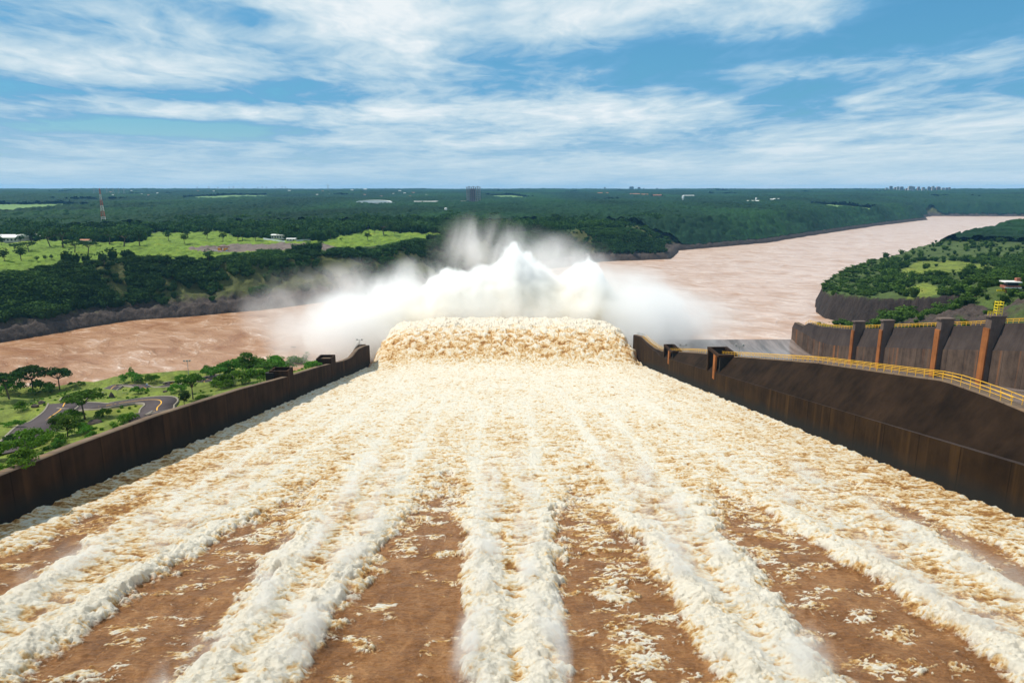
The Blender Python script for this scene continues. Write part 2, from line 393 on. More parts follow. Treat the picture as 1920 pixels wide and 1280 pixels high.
basec = ramp(nt, mth(nt, 'ADD', glare, mth(nt, 'ADD', mth(nt, 'MULTIPLY', big, 0.4), mth(nt, 'MULTIPLY', mid, 0.6))), [(0.30, (0.25, 0.100, 0.032)), (0.46, (0.38, 0.200, 0.100)), (0.66, (0.54, 0.385, 0.305))])
fo = mth(nt, 'MULTIPLY', mapr(nt, mth(nt, 'ADD', mid, mth(nt, 'MULTIPLY', glare, 0.3)), 0.54, 0.64), mapr(nt, sml, 0.5, 0.62), clamp=True)
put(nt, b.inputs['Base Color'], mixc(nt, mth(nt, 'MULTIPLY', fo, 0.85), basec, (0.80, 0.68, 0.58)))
b.inputs['Roughness'].default_value = 0.30; b.inputs['Specular IOR Level'].default_value = 0.5
nr1 = bump(nt, mid, 0.8, 5.0); nr2 = bump(nt, sml, 0.7, 0.9, nr1); nt.links.new(nr2, b.inputs['Normal'])
ra = np.radians(np.linspace(-66, 64, 700)); rw = np.geomspace(200, 5200, 900)
A2, R2 = np.meshgrid(ra, rw); WX, WY = R2*np.sin(A2), R2*np.cos(A2)
ca, sa = math.cos(0.6), math.sin(0.6); u1 = WX*ca+WY*sa; v1 = -WX*sa+WY*ca
wa = fbm(WX/60, WY/60, 2, 63)*2
WZ = (billow(u1/34+wa, v1/17+wa, 4, 61)*1.0+fbm(u1/70, v1/50, 2, 62)*1.0-0.6)*sst(5200-R2, 0, 300)
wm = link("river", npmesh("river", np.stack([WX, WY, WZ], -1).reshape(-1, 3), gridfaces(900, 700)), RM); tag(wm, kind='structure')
#@@CHUTE
# ------------------------------------------------------------------ spillway water (chute sheet + leaping jet)
XL, XR = -78.0, 82.0
ys = [24.0]
while ys[-1] < 545:
    y = ys[-1]; dist2 = y*y+(CH-plane_z(min(y, 390)))**2
    ys.append(y+min(0.62, max(0.13, dist2/F/(0.75*(CH-plane_z(min(y, 390)))) *0.75)))
ys = np.array(ys); NCOL = 1240
slp = np.where(ys < 368, -0.173, np.where(ys < 390, -0.173+(ys-368)/22*0.633, 0.46-0.0096*(ys-390)))
zb = np.concatenate([[plane_z(ys[0])], plane_z(ys[0])+np.cumsum(0.5*(slp[1:]+slp[:-1])*np.diff(ys))])
xs = np.linspace(XL, XR, NCOL)
X, Y = np.meshgrid(xs, ys); ZB = np.repeat(zb[:, None], NCOL, 1)
gates = [(-64, 7.0, -1.5, 118), (-37.3, 7.8, 0.5, 122), (-11.3, 7.7, 0.0, 132), (12.8, 7.3, 1.5, 128), (38.8, 8.2, 1.0, 124), (64.6, 3.6, 3.0, 120)]
jit = fbm(X/6, Y/9, 4, 71)*2.4+fbm(X/2, Y/2.4, 4, 72, 0.65)*2.0
brown = np.zeros(X.shape); ridge = np.zeros(X.shape); mid_ = np.zeros(X.shape)
for gc, hw, dr, ap in gates:
    t = np.clip((Y-40)/(ap-40), 0, 1.4); cx = gc+dr*t
    half = hw*(1-np.clip(t, 0, 1)**2.2*1.0)-(t > 1)*(t-1)*25
    d = half-np.abs(X-cx)
    brown = np.maximum(brown, sst(d+jit*(0.9+0.9*np.clip(t, 0, 1)), -1.1, 1.3))
    ridge = np.maximum(ridge, np.exp(-((d+2.6+jit*0.5)/2.1)**2)*(1-sst(Y, 78, 128)))
    mid_ = np.maximum(mid_, np.exp(-((d+0.4)/1.2)**2))
foam = 1-brown
# foam scraps riding on the brown water, in columns
col1 = 0
for cxx, wd in [(-66, 5), (-40, 4), (-34, 5), (-15, 2.6), (-7.5, 2.4), (12.5, 2.6), (17.5, 2), (36, 4.5), (42, 4), (64, 3)]:
    col1 = col1+np.exp(-((X-cxx-fbm(Y/14, X*0+cxx, 2, 75)*3)/wd)**2)
scr = fbm(X/2.1+fbm(X/4, Y/4, 2, 77)*1.2, Y/1.25, 5, 73, 0.6)*0.62+fbm(X/7, Y/4.2, 3, 74)*0.55
strk = np.exp(-((X-12.8-(Y-50)*0.02)/2.6)**2)*0.42*(1-sst(Y, 75, 110)*0.4)
lw = fbm(X/2.2, Y/2.2, 3, 111)*0.9
lace = 1-np.minimum(np.abs(perlin(X/2.3+lw, Y/1.15+lw, 112)), 1.3*np.abs(perlin(X/1.1+lw, Y/0.7+lw, 113)))*3.2
patch = fbm(X/5.5, Y/3.4, 4, 74, 0.55)*0.9+0.17*np.minimum(col1, 1.2)+strk+0.5*sst(Y, 74, 132)
scrm = sst(patch+0.25*fbm(X/1.4, Y/0.9, 3, 73), 0.16, 0.44)*sst(lace+0.6*sst(patch, 0.3, 0.75), 0.30, 0.95)
scrm = np.maximum(scrm, 0.3*sst(perlin(X/0.35, Y/9+lw*0.4, 118)+0.5*fbm(X/4, Y/9, 2, 119), 0.62, 0.8))
foam = np.maximum(foam, scrm*brown)
foam_soft = foam
wx = fbm(X/4, Y/4, 3, 81)*1.0; wy = fbm(X/4, Y/4, 3, 82)*1.0
farf = sst(Y, 110, 260); jet = sst(Y, 372, 398); near = (1-sst(Y, 60, 230))
t1 = fbm(X/4.2+wx, Y/2.8+wy, 5, 83, 0.6); t2 = fbm(X/1.5+wx, Y/1.0+wy, 4, 84, 0.65); t4 = fbm(X/0.62+wx, Y/0.5+wy, 3, 116, 0.6); t5 = 1-np.abs(perlin(X/1.6+wx*1.2, Y/0.8+wy*1.2, 117))*3
t3 = 0.35-billow(X/1.7+wx*.7, Y/1.3+wy*.7, 3, 85, 0.6)
arc = fbm(X/14+wx*.3, Y/2.2-((np.mod(X+11.8, 25.4)-12.7)/12)**2*1.5+wy*.6, 4, 98, 0.6)
bj = fbm(X/4.8+wx*0.8, Y/4.4+wy*0.8, 5, 86, 0.6); swell = fbm(X/12, Y/7, 3, 87)
bfac = foam*(1-0.75*brown)
side_ = 1-0.75*(1-sst(np.minimum(X-XL, XR-X), 14, 24))
H = -0.9+bfac*(0.55*t1*(0.5+0.5*near)+0.20*t2+0.12*t4+0.08*t5*near+0.5*arc*near+0.3*near)*(0.55+0.45*side_)+0.5*swell*(0.3+foam)
ridge = ridge*side_
H += ridge*foam*(0.70*near+0.12)*(1+1.3*fbm(X/2.2, Y/2.4, 5, 88, 0.66))
H += brown*(0.26*fbm(X/3.0, Y/1.1, 5, 89, 0.6)+0.36*fbm(X/7, Y/4.0, 4, 90)-0.35*(1-0.3*scrm))
jl = sst(Y, 388, 432)
H += jet*((0.35+0.65*jl)*bj*2.1+t1*0.5+t2*0.2+2.2*fbm(X/16, Y/30, 3, 101)*sst(Y, 400, 440))
ed = np.minimum(X-XL, XR-X)
H += (1-jet)*0.5*np.exp(-(ed/2.2)**2)*(0.6+fbm(X*0, Y/4, 3, 91)*1.5)
narrow = 1-0.035*sst(Y, 385, 430)
edj = np.minimum(X+fbm(Y/9, X/9, 3, 92)*5-XL, XR-X+fbm(Y/9, X/9, 3, 93)*5)
ZB = ZB-jet*(9*np.exp(-np.maximum(edj, 0)/4.0)+0.0035*np.maximum(Y-395, 0)*((np.abs(X-2)/80)**4)*22)
ZW = ZB+H
tone = 0.48+0.62*t1*(1-0.6*farf)+0.62*t2+0.55*t3+0.5*arc*near+0.35*t4+0.10*t5-0.06+0.32*ridge-0.12*near*(1-ridge)-0.10*(1-side_)
spk = sst(fbm(X/3.2+wx, Y/2.6+wy, 4, 96, 0.65)+0.25*fbm(X/14, Y/14, 3, 97), 0.12, 0.5)
strx = sum(np.exp(-((X-e_-0.02*(Y-60)*np.sign(e_))/1.6)**2) for e_ in (-57, -45, -29.5, -18.5, -4, 5.5, 20, 31, 47))*(1-sst(Y, 150, 290))
tone = tone+farf*(1-jet)*(0.16-0.38*spk)+0.03+0.22*strx*sst(Y, 80, 130)+0.14*fbm(X/3.0, Y/30, 3, 99)+0.10*fbm(X/30, Y/40, 2, 100)-0.02
tone = tone*(1-jet)+jet*(0.38+0.85*bj+0.5*t2+0.45*t1+0.5*sst(Y, 400, 448))
tone = tone+0.05*near
tone = np.clip(tone, 0, 1)
XO = 2+(X-2)*narrow
SWM, nt, b, oc, wp = newmat("spillway_water")
fo = attr(nt, 'foam'); to = attr(nt, 'tone')
fn = noise(nt, vscale(nt, wp, (1, 1.2, 1)), 2.2, 6, 0.7, 0.5)
fn2 = noise(nt, vscale(nt, wp, (1.0, 0.5, 1)), 0.35, 6, 0.65, 0.8)
fcol = ramp(nt, mth(nt, 'ADD', to, mth(nt, 'MULTIPLY', mth(nt, 'SUBTRACT', fn, 0.5), 0.9), clamp=True), [(0.04, (0.34, 0.155, 0.048)), (0.25, (0.66, 0.38, 0.135)), (0.44, (0.87, 0.69, 0.42)), (0.66, (0.94, 0.88, 0.75))])
bcol = ramp(nt, mth(nt, 'ADD', mth(nt, 'MULTIPLY', fn2, 0.6), mth(nt, 'MULTIPLY', fn, 0.4)), [(0.36, (0.130, 0.052, 0.014)), (0.5, (0.235, 0.104, 0.034)), (0.64, (0.37, 0.185, 0.072))])
fm = mapr(nt, mth(nt, 'ADD', fo, mth(nt, 'MULTIPLY', mth(nt, 'SUBTRACT', fn, 0.5), 1.1)), 0.22, 0.72)
put(nt, b.inputs['Base Color'], mixc(nt, fm, bcol, fcol))
put(nt, b.inputs['Roughness'], mapr(nt, fm, 0, 1, 0.32, 0.95))
nb = bump(nt, mth(nt, 'ADD', fn, mth(nt, 'MULTIPLY', noise(nt, vscale(nt, wp, (1, 2.6, 1)), 0.9, 6, 0.68, 0.8), 1.6)), 0.9, 0.30); nt.links.new(nb, b.inputs['Normal'])
trf = nn(nt, 'ShaderNodeBsdfTranslucent'); put(nt, trf.inputs[0], mixc(nt, 1.0, fcol, (1.0, 0.84, 0.58), 'MULTIPLY')); mxf = nn(nt, 'ShaderNodeMixShader')
put(nt, mxf.inputs[0], mth(nt, 'MULTIPLY', fm, 0.33)); nt.links.new(b.outputs[0], mxf.inputs[1]); nt.links.new(trf.outputs[0], mxf.inputs[2]); nt.links.new(mxf.outputs[0], nt.nodes['Material Output'].inputs[0])
NRW = len(ys)
sw = link("spillway_water", npmesh("spillway_water", np.stack([XO, Y, ZW], -1).reshape(-1, 3), gridfaces(NRW, NCOL), True, None, {'foam': foam_soft, 'tone': tone}), SWM)
tag(sw, kind='structure')
print("water grid", NRW, NCOL)

# shallow water on the neighbouring chute
m_, nt, b, oc, wp = newmat("thin_water")
sn_ = noise(nt, vscale(nt, wp, (1, 0.06, 1)), 0.22, 5, 0.6)
put(nt, b.inputs['Base Color'], ramp(nt, sn_, [(0.35, (0.10, 0.075, 0.06)), (0.65, (0.24, 0.19, 0.17))]))
b.inputs['Roughness'].default_value = 0.22; b.inputs['Specular IOR Level'].default_value = 0.6
nt.links.new(bump(nt, noise(nt, vscale(nt, wp, (1, 0.3, 1)), 0.8, 4), 0.25, 0.2), b.inputs['Normal'])
yy = np.linspace(24, 492, 200); zz = plane_z(yy)-1.0+np.maximum(yy-440, 0)**2*0.0045*0.9
XX, YY = np.meshgrid(np.linspace(90, 215.2, 60), yy); ZZ = np.repeat(zz[:, None], 60, 1)
t2 = link("side_chute_water", npmesh("side_chute_water", np.stack([XX, YY, ZZ], -1).reshape(-1, 3), gridfaces(200, 60)), m_); tag(t2, kind='structure')
#@@WALLS
# ------------------------------------------------------------------ walls
def concrete(name, dark, lightc, stain, rough=0.95, sc=1.0, joint=0.6, wet=False):
    m, nt, b, oc, wp = newmat(name); b.inputs['Specular IOR Level'].default_value = 0.08
    n1 = noise(nt, wp, 0.10*sc, 7, 0.65); st = noise(nt, vscale(nt, wp, (0.7, 0.7, 0.045)), 0.55*sc, 5, 0.6); st2 = noise(nt, vscale(nt, wp, (1, 1, 0.03), (9, 3, 1)), 0.28, 4, 0.6)
    c0 = ramp(nt, mth(nt, 'ADD', mth(nt, 'MULTIPLY', n1, 0.65), mth(nt, 'MULTIPLY', st, 0.35)), [(0.36, dark), (0.62, lightc)])
    c1 = mixc(nt, mth(nt, 'MULTIPLY', mapr(nt, st2, 0.55, 0.72), 0.8), c0, stain)
    # lift joints
    sp_ = nn(nt, 'ShaderNodeSeparateXYZ'); nt.links.new(wp, sp_.inputs[0])
    jy = mth(nt, 'LESS_THAN', mth(nt, 'ABSOLUTE', mth(nt, 'SUBTRACT', mth(nt, 'FRACT', mth(nt, 'DIVIDE', sp_.outputs[1], 12.0)), 0.5)), 0.012)
    c2 = mixc(nt, mth(nt, 'MULTIPLY', jy, joint), c1, tuple(q*0.4 for q in dark))
    if wet:   # spray-wetted band above the water line
        hw_ = mth(nt, 'SUBTRACT', sp_.outputs[2], mth(nt, 'SUBTRACT', 86.6, mth(nt, 'MULTIPLY', sp_.outputs[1], 0.173)))
        c2 = mixc(nt, mapr(nt, mth(nt, 'ADD', hw_, mth(nt, 'MULTIPLY', n1, 3.0)), 2.4, 5.2, 0.85, 0.0), c2, (0.016, 0.017, 0.016))
    put(nt, b.inputs['Base Color'], c2); b.inputs['Roughness'].default_value = rough
    nt.links.new(bump(nt, noise(nt, wp, 1.2, 6), 0.4, 0.15), b.inputs['Normal']); return m
M_wallL = concrete("stained_concrete", (0.014, 0.008, 0.005), (0.042, 0.023, 0.013), (0.065, 0.033, 0.015), wet=True)
M_wallR = concrete("rusty_concrete", (0.014, 0.008, 0.004), (0.038, 0.021, 0.009), (0.070, 0.037, 0.013), wet=True)
M_slope = concrete("dark_slope_concrete", (0.008, 0.005, 0.003), (0.028, 0.016, 0.009), (0.020, 0.012, 0.007), joint=0.0)
M_slope2 = concrete("grey_slope_concrete", (0.028, 0.021, 0.019), (0.055, 0.042, 0.037), (0.045, 0.034, 0.029), joint=0.15)
M_wall2 = concrete("streaked_concrete", (0.040, 0.028, 0.022), (0.115, 0.080, 0.060), (0.24, 0.10, 0.04))
M_cap = concrete("cap_concrete", (0.10, 0.07, 0.05), (0.18, 0.13, 0.09), (0.2, 0.12, 0.06))
M_pil = concrete("pillar_concrete", (0.085, 0.062, 0.052), (0.16, 0.12, 0.10), (0.13, 0.09, 0.07), joint=0.0)
M_rust = concrete("rust_stained_face", (0.14, 0.050, 0.018), (0.34, 0.125, 0.040), (0.09, 0.04, 0.02), joint=0.0)
M_dark = plain("dark_recess", (0.02, 0.016, 0.013))
M_yel = plain("yellow_paint", (0.72, 0.40, 0.03), 0.5, 0.2, 2.0)
M_yel2 = plain("bright_yellow_paint", (0.85, 0.66, 0.02), 0.5, 0.1, 2.0)
M_steel = plain("galvanised_steel", (0.30, 0.30, 0.29), 0.5, 0.15, 2.0)
M_white = plain("white_render", (0.72, 0.70, 0.66), 0.8, 0.1, 0.2)
M_glass = plain("window_glass", (0.03, 0.04, 0.05), 0.2, 0.2, 0.5)

def strip(name, mat, parent, rows):
    """rows: list of cross-section point lists -> quad strip surface"""
    v = [p for r in rows for p in r]; k = len(rows[0]); f = gridfaces(len(rows), k)
    return link(name, npmesh(name, v, f, False), mat, parent)
def interp(tab, y): return float(np.interp(y, [t[0] for t in tab], [t[1] for t in tab]))

# left wall of the roaring chute
LT = [(20, 91.0), (100, 76.6), (120, 74.1), (149, 69.9), (196, 62.0), (235, 54.6), (283, 46.2), (330, 37.2), (344, 35.2), (361, 35.6), (379, 33.2), (391, 31.0)]
wl = empty("spillway_wall", (-79, 200, 50), "long low dark concrete wall along the left edge of the foaming chute", "wall")
wl.location = (0, 0, 0)
rows = []
for y in np.concatenate([np.arange(20, 388, 4.0), [391]]):
    zt = interp(LT, y); rows.append([(-78, y, plane_z(min(y, 384))-6), (-78, y, zt), ])
strip("wall_face", M_wallL, wl, rows)
rows = [[(-78, r[1][1], r[1][2]), (-78.0, r[1][1], r[1][2]+0.02), (-80.2, r[1][1], r[1][2]+0.02), (-80.2, r[1][1], r[1][2]-14)] for r in rows]
strip("coping", M_cap, wl, rows)
mb = MB(); mb.quad((-78, 391, 10), (-80.2, 391, 10), (-80.2, 391, 31), (-78, 391, 31)); mb.build("wall_end", M_wallL, wl)
for (ya, yb, up) in ((240.5, 246.5, 2.6), (302, 310, 3.2)):
    zt = interp(LT, (ya+yb)/2)
    mb = MB(); mb.box(-78.6, -77.9, ya, yb, zt-8, zt+up); mb.box(-84.2, -78.6, ya, ya+0.6, zt-8, zt+up); mb.box(-84.2, -78.6, yb-.6, yb, zt-8, zt+up); mb.box(-84.8, -84.2, ya, yb, zt-8, zt+up)
    o = mb.build("gate_slot_block", M_wallL, wl); MB().box(-84.2, -78.6, ya+.6, yb-.6, zt-8, zt+up-1.2).build("slot_floor", M_cap, o)
mb = MB(); mb.box(-84.5, -80.2, 378, 391, 20, 31.5); mb.build("end_platform", M_wallR, wl)

# right wall
RT = [(20, 83.6), (109, 83.3), (120, 82.8), (133, 81.8), (145, 79.5), (187, 71.7), (255, 57.0), (298, 48.1), (349, 36.6), (364, 34.8), (397, 34.3), (418, 30.9)]
RXT = [(20, 87.5), (109, 88.0), (120, 88.9), (133, 89.8), (187, 89.4), (255, 87.6), (298, 86.2), (349, 84.2), (380, 82.6), (418, 82.2)]
wr = empty("spillway_wall", (0, 0, 0), "tall dark concrete wall with sloped upper face and yellow walkway on the right of the foaming chute", "wall")
rows = []; rs = []; rc = []; rb = []
for y in np.concatenate([np.arange(20, 416, 3.0), [418]]):
    zt = interp(RT, y); xt = interp(RXT, y); zl_ = min(plane_z(y)+8.2, zt-0.5) if y < 345 else min(zt-0.5, plane_z(345)+8.2+(y-345)*0.02)
    if y > 400: zl_ = zt-0.6
    zbm = plane_z(min(y, 384))-6
    rows.append([(82, y, zbm), (82, y, zl_)]); lw_ = 82.25+0.9*float(np.clip((150-y)/40, 0, 1)); rs.append([(lw_, y, zl_), (xt, y, zt)])
    rc.append([(82, y, zl_), (lw_, y, zl_)])
    rb.append([(xt, y, zt), (xt, y, zt+0.25), (xt+2.2, y, zt+0.25), (xt+2.2, y, plane_z(y)-10)])
strip("lower_face", M_wallR, wr, rows); strip("sloped_face", M_slope, wr, rs); strip("ledge", M_slope2, wr, rc); strip("walkway_slab", M_cap, wr, rb)
MB().quad((82, 418, 8), (84.4, 418, 8), (84.4, 418, 31.1), (82, 418, 30.9)).build("wall_end", M_wallR, wr)
for (ya, yb) in ((250.5, 264.5), (321, 337)):
    zt = interp(RT, (ya+yb)/2); zl_ = plane_z((ya+yb)/2)+7.5; top = zt+2.2; xb = interp(RXT, ya)+1.8
    b0 = MB(); b0.box(82.6, xb, ya, ya+0.9, zl_-1, top-.9); b0.box(82.6, xb, yb-0.9, yb, zl_-1, top-.9); b0.box(xb-.6, xb, ya+.9, yb-.9, zl_-1, top-.9)
    ym = ya+(yb-ya)*0.36
    b0.box(82.6, xb-.6, ym-.4, ym+.4, zl_-1, top-.9)
    o = b0.build("gate_slot_pillar", M_dark, wr)
    e = MB(); e.box(81.9, 82.6, ym-1.3, ym+1.1, zl_-1.5, top-.9); e.build("rusty_fin", M_rust, o); MB().box(81.9, 82.6, yb-1.2, yb+.1, zl_-1.2, top-.9).build("far_fin", M_wallR, o)
    e = MB(); e.box(81.8, 82.8, ya-.2, yb+.2, top-.9, top); e.box(xb-1, xb+.2, ya-.2, yb+.2, top-.9, top); e.box(82.8, xb-1, ya-.2, ya+.8, top-.9, top); e.box(82.8, xb-1, yb-.8, yb+.2, top-.9, top); e.build("top_frame", M_wallL, o)

# far wall of the neighbouring chute
L2 = [(20, 109), (271, 54.9), (299, 48.8), (325, 43.0), (381, 31.2), (431, 20.8), (450, 19), (494, 20.5)]
T2 = [(20, 112), (286, 63.8), (302, 60.4), (315, 56.9), (336, 52.5), (370, 44.9), (396, 39.3), (433, 31.1), (470, 25.5), (486, 25), (494, 21)]
X2t = [(20, 219), (420, 218.5), (485, 216.5)]
T2 = [(y_*0.9711 if y_ > 30 else y_, 120-(120-z_)*0.9711) for y_, z_ in T2]
w2 = empty("spillway_wall", (0, 0, 0), "rust streaked concrete wall with four tall pillars on the far side of the shallow right chute", "wall")
rows = []; rs = []; rb = []
for y in np.concatenate([np.arange(20, 492, 4.0), [494]]):
    zl_ = interp(L2, y); zt = max(interp(T2, y), zl_+0.4); xt = interp(X2t, y)
    rows.append([(215, y, plane_z(y)-6), (215, y, zl_)]); rs.append([(215, y, zl_), (215.2, y, zl_+.01), (xt, y, zt)]); rb.append([(xt, y, zt), (xt+3, y, zt+0.02), (xt+3, y, zt-30)])
strip("lower_face", M_wall2, w2, rows); strip("sloped_face", M_slope2, w2, rs); strip("walkway_slab", M_cap, w2, rb)
MB().quad((215, 494, -4), (220, 494, -4), (219, 494, 21), (215, 494, 20.5)).build("wall_end", M_slope2, w2)
for y, w_, top in ((403, 3.0, 41.6), (373, 3.0, 48.0), (324, 3.6, 58.2), (291, 3.8, 65.6)):
    zl_ = plane_z(y)-3
    o = MB().box(213.0, 219.0, y-w_/2, y+w_/2, zl_, top).build("pillar", M_pil, w2)
    MB().box(212.4, 212.997, y-w_/2, y+w_/2, zl_, top-5).build("rusty_face", M_rust, o)
    MB().box(212.2, 219.3, y-w_/2-.3, y+w_/2+.3, top+.003, top+0.7).build("cap", M_pil, o)
MB().box(83.9, 84.0, 0, 1, 0, 1) if False else None

# railings
def railing(label, path, spacing, h, mat, grp, r=0.07, name="railing", hoops=False):
    """path: function y -> (x,z); y range"""
    fn, ya, yb = path
    t = empty(name, (0, 0, 0), label, "railing", grp)
    ysr = np.arange(ya, yb, 6.0); ysr = np.append(ysr, yb)
    for k, hh in enumerate((h, h*0.55)):
        mb = MB()
        for a, b_ in zip(ysr[:-1], ysr[1:]):
            xa, za = fn(a); xb_, zb_ = fn(b_); mb.tube((xa, a, za+hh), (xb_, b_, zb_+hh), r*(1.25 if k == 0 else 0.9), n=5)
        mb.build("top_rail" if k == 0 else "mid_rail", mat, t)
    pm = MB().tube((0, 0, 0), (0, 0, h), r, n=5).mesh("post"); pm.materials.append(mat)
    for y in np.arange(ya+0.3, yb, spacing):
        x, z = fn(y); p = bpy.data.objects.new("post", pm); COL.objects.link(p); p.parent = t; p.location = (x, y, z)
    return t
def r1(off): return lambda y: (interp(RXT, y)+off, interp(RT, y)+0.25)
railing("yellow steel railing nearest the foaming chute, along the top of the tall dark wall", (r1(0.15), 112, 392), 3.0, 1.5, M_yel, "walkway railings", 0.06)
railing("yellow steel railing on the outer edge of the tall dark wall, beside the shallow chute", (r1(2.05), 106, 392), 3.0, 1.6, M_yel, "walkway railings", 0.06)
railing("yellow railing over the pillared far wall, along the rock slope", (lambda y: (interp(X2t, y)+0.4, interp(T2, y)), 262, 478), 3.2, 1.9, M_yel, "walkway railings", 0.12)
railing("small pale railing climbing the curved end of the right wall", (r1(1.9), 394, 416), 3.0, 1.5, M_steel, "walkway railings", 0.07)
tq = lambda y: (-83.8, 31.5)
railing("small railing on the platform at the tip of the left wall", (tq, 379, 390.5), 2.2, 1.6, M_steel, "walkway railings", 0.07)

# yellow stair tower on the last pillar
pt = (216.5, 291.0, 66.3)
st = empty("stair_tower", pt, "bright yellow steel ladder cage standing on the rightmost wall pillar", "stair tower")
for dx in (-1.2, 1.2):
    for dy in (-1.0, 1.0): MB().tube((dx, dy, 0), (dx, dy, 6.2), 0.13, n=5).build("upright", M_yel2, st)
for k in range(5):
    mb = MB(); z = 0.9+k*1.2; mb.box(-1.3, 1.3, -1.1, -0.9, z, z+.22); mb.box(-1.3, 1.3, .9, 1.1, z, z+.22); mb.box(-1.3, -1.1, -.9, .9, z, z+.22); mb.box(1.1, 1.3, -.9, .9, z, z+.22); mb.build("hoop", M_yel2, st)
MB().box(-1.1, 1.1, -.9, .9, 4.4, 4.6).build("landing", M_yel2, st)
mb = MB(); mb.box(-4.5, -1.3, -.15, 0, 0.9, 1.15); mb.box(-4.5, -1.3, -.15, 0, 1.6, 1.8)
for q in (-4.4, -3.3, -2.2): mb.box(q, q+.2, -.15, 0, 0, 1.8)
mb.build("landing_rail", M_yel2, st)

# small service masts on the right wall
def floodlight(loc, h, label, cat="floodlight", heads=3, name="floodlight_mast", rz=0.0):
    t = empty(name, loc, label, cat, "floodlight masts", rz)
    MB().tube((0, 0, 0), (0, 0, h), 0.20, 0.10, n=7).build("mast", M_steel, t)
    cb = MB(); cb.box(-1.5, 1.5, -.08, .08, h-.15, h+.05); o = cb.build("crossarm", M_steel, t)
    for k in range(heads):
        x = -1.4+2.8*k/(heads-1)
        MB().box(x-.38, x+.38, -.55, -.1, h+.06, h+.75).build("lamp_head", M_steel, t)
    return t
p = hit(355, 714); floodlight(p-[0, 0, .5], (705-664)*p[1]/F, "grey three headed floodlight mast rising beside the winding road", rz=0.1)
p = hit(553, 684); floodlight(p-[0, 0, .5], (682-646)*p[1]/F, "grey floodlight mast standing in the green shrubs near the end of the left wall", rz=-0.1)
floodlight((-82.5, 386, 31.5), 3.6, "short floodlight mast on the platform at the tip of the left wall", heads=2)
floodlight((interp(RXT, 268)-2.0+4, 249.5, interp(RT, 249.5)+0.2), 4.0, "small mast with lamps behind the nearer dark pillar of the right wall", heads=2)
floodlight((interp(RXT, 320)+1.6, 319.5, interp(RT, 320)+0.2), 3.2, "small mast with lamps behind the farther dark pillar of the right wall", heads=2)
#@@VEG
# ------------------------------------------------------------------ foliage
def leafmat(name, base, sat=1.0, trans=0.25):
    m, nt, b, oc, wp = newmat(name)
    v = attr(nt, 'leaf'); n1 = noise(nt, wp, 0.35, 4)
    info = nn(nt, 'ShaderNodeObjectInfo')
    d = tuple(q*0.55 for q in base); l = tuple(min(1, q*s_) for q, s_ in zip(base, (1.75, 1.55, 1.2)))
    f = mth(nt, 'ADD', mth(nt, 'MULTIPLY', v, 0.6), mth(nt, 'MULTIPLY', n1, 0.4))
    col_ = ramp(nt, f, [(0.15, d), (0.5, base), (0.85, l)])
    hs = nn(nt, 'ShaderNodeHueSaturation'); put(nt, hs.inputs['Color'], col_)
    put(nt, hs.inputs['Hue'], mapr(nt, info.outputs['Random'], 0, 1, 0.485, 0.515)); put(nt, hs.inputs['Value'], mapr(nt, info.outputs['Random'], 0, 1, 0.8, 1.25))
    put(nt, b.inputs['Base Color'], hs.outputs[0]); b.inputs['Roughness'].default_value = 0.8; b.inputs['Specular IOR Level'].default_value = 0.06
    tr = nn(nt, 'ShaderNodeBsdfTranslucent'); put(nt, tr.inputs[0], mixc(nt, 1.0, hs.outputs[0], (1.3, 1.5, 0.5), 'MULTIPLY'))
    mx = nn(nt, 'ShaderNodeMixShader'); mx.inputs[0].default_value = trans
    nt.links.new(b.outputs[0], mx.inputs[1]); nt.links.new(tr.outputs[0], mx.inputs[2])
    nt.links.new(mx.outputs[0], nt.nodes['Material Output'].inputs[0]); return m
M_forest = leafmat("forest_leaves", (0.027, 0.060, 0.014), trans=0.15)
M_leaf = leafmat("tree_leaves", (0.050, 0.110, 0.018))
M_leafd = leafmat("dark_tree_leaves", (0.026, 0.060, 0.016), trans=0.15)
M_shrub = leafmat("shrub_leaves", (0.075, 0.165, 0.022), trans=0.3)
M_bark = plain("bark", (0.10, 0.08, 0.06), 0.95, 0.3, 3.0)

def quads(P, N, sz, rs):
    """leaf quads at points P, facing roughly N"""
    n = len(P); N = N+rs.randn(n, 3)*0.55; N /= np.linalg.norm(N, axis=1)[:, None]+1e-9
    t = np.cross(N, rs.randn(n, 3)); t /= np.linalg.norm(t, axis=1)[:, None]+1e-9; bb = np.cross(N, t)
    s = (sz*(0.6+0.8*rs.rand(n)))[:, None]; a = t*s; c = bb*s*0.75
    V = np.stack([P-a, P-c*0.9+a*0.1, P+a, P+c], 1).reshape(-1, 3)
    return V, np.arange(4*n).reshape(n, 4)
def ellip_clusters(cent, rad, per, sz, rs, flat=0.7):
    Vs = []; Fs = []; L = []; k = 0
    for (c, r) in zip(cent, rad):
        n = max(4, int(per)); d = rs.randn(n, 3); d /= np.linalg.norm(d, axis=1)[:, None]; d[:, 2] = np.where(d[:, 2] < -0.3, -d[:, 2]*0.5, d[:, 2])
        rr_ = r*(0.75+0.35*rs.rand(n))[:, None]; Pp = np.array(c)+d*rr_*[1, 1, flat]
        V, Fc = quads(Pp, d, sz, rs); Vs.append(V); Fs.append(Fc+k); k += len(V)
        lv = 0.5+0.35*(rs.rand()-0.5)+0.5*(rs.rand(n)-0.5); L.append(np.repeat(lv, 4))
    return np.vstack(Vs), np.vstack(Fs), np.concatenate(L)
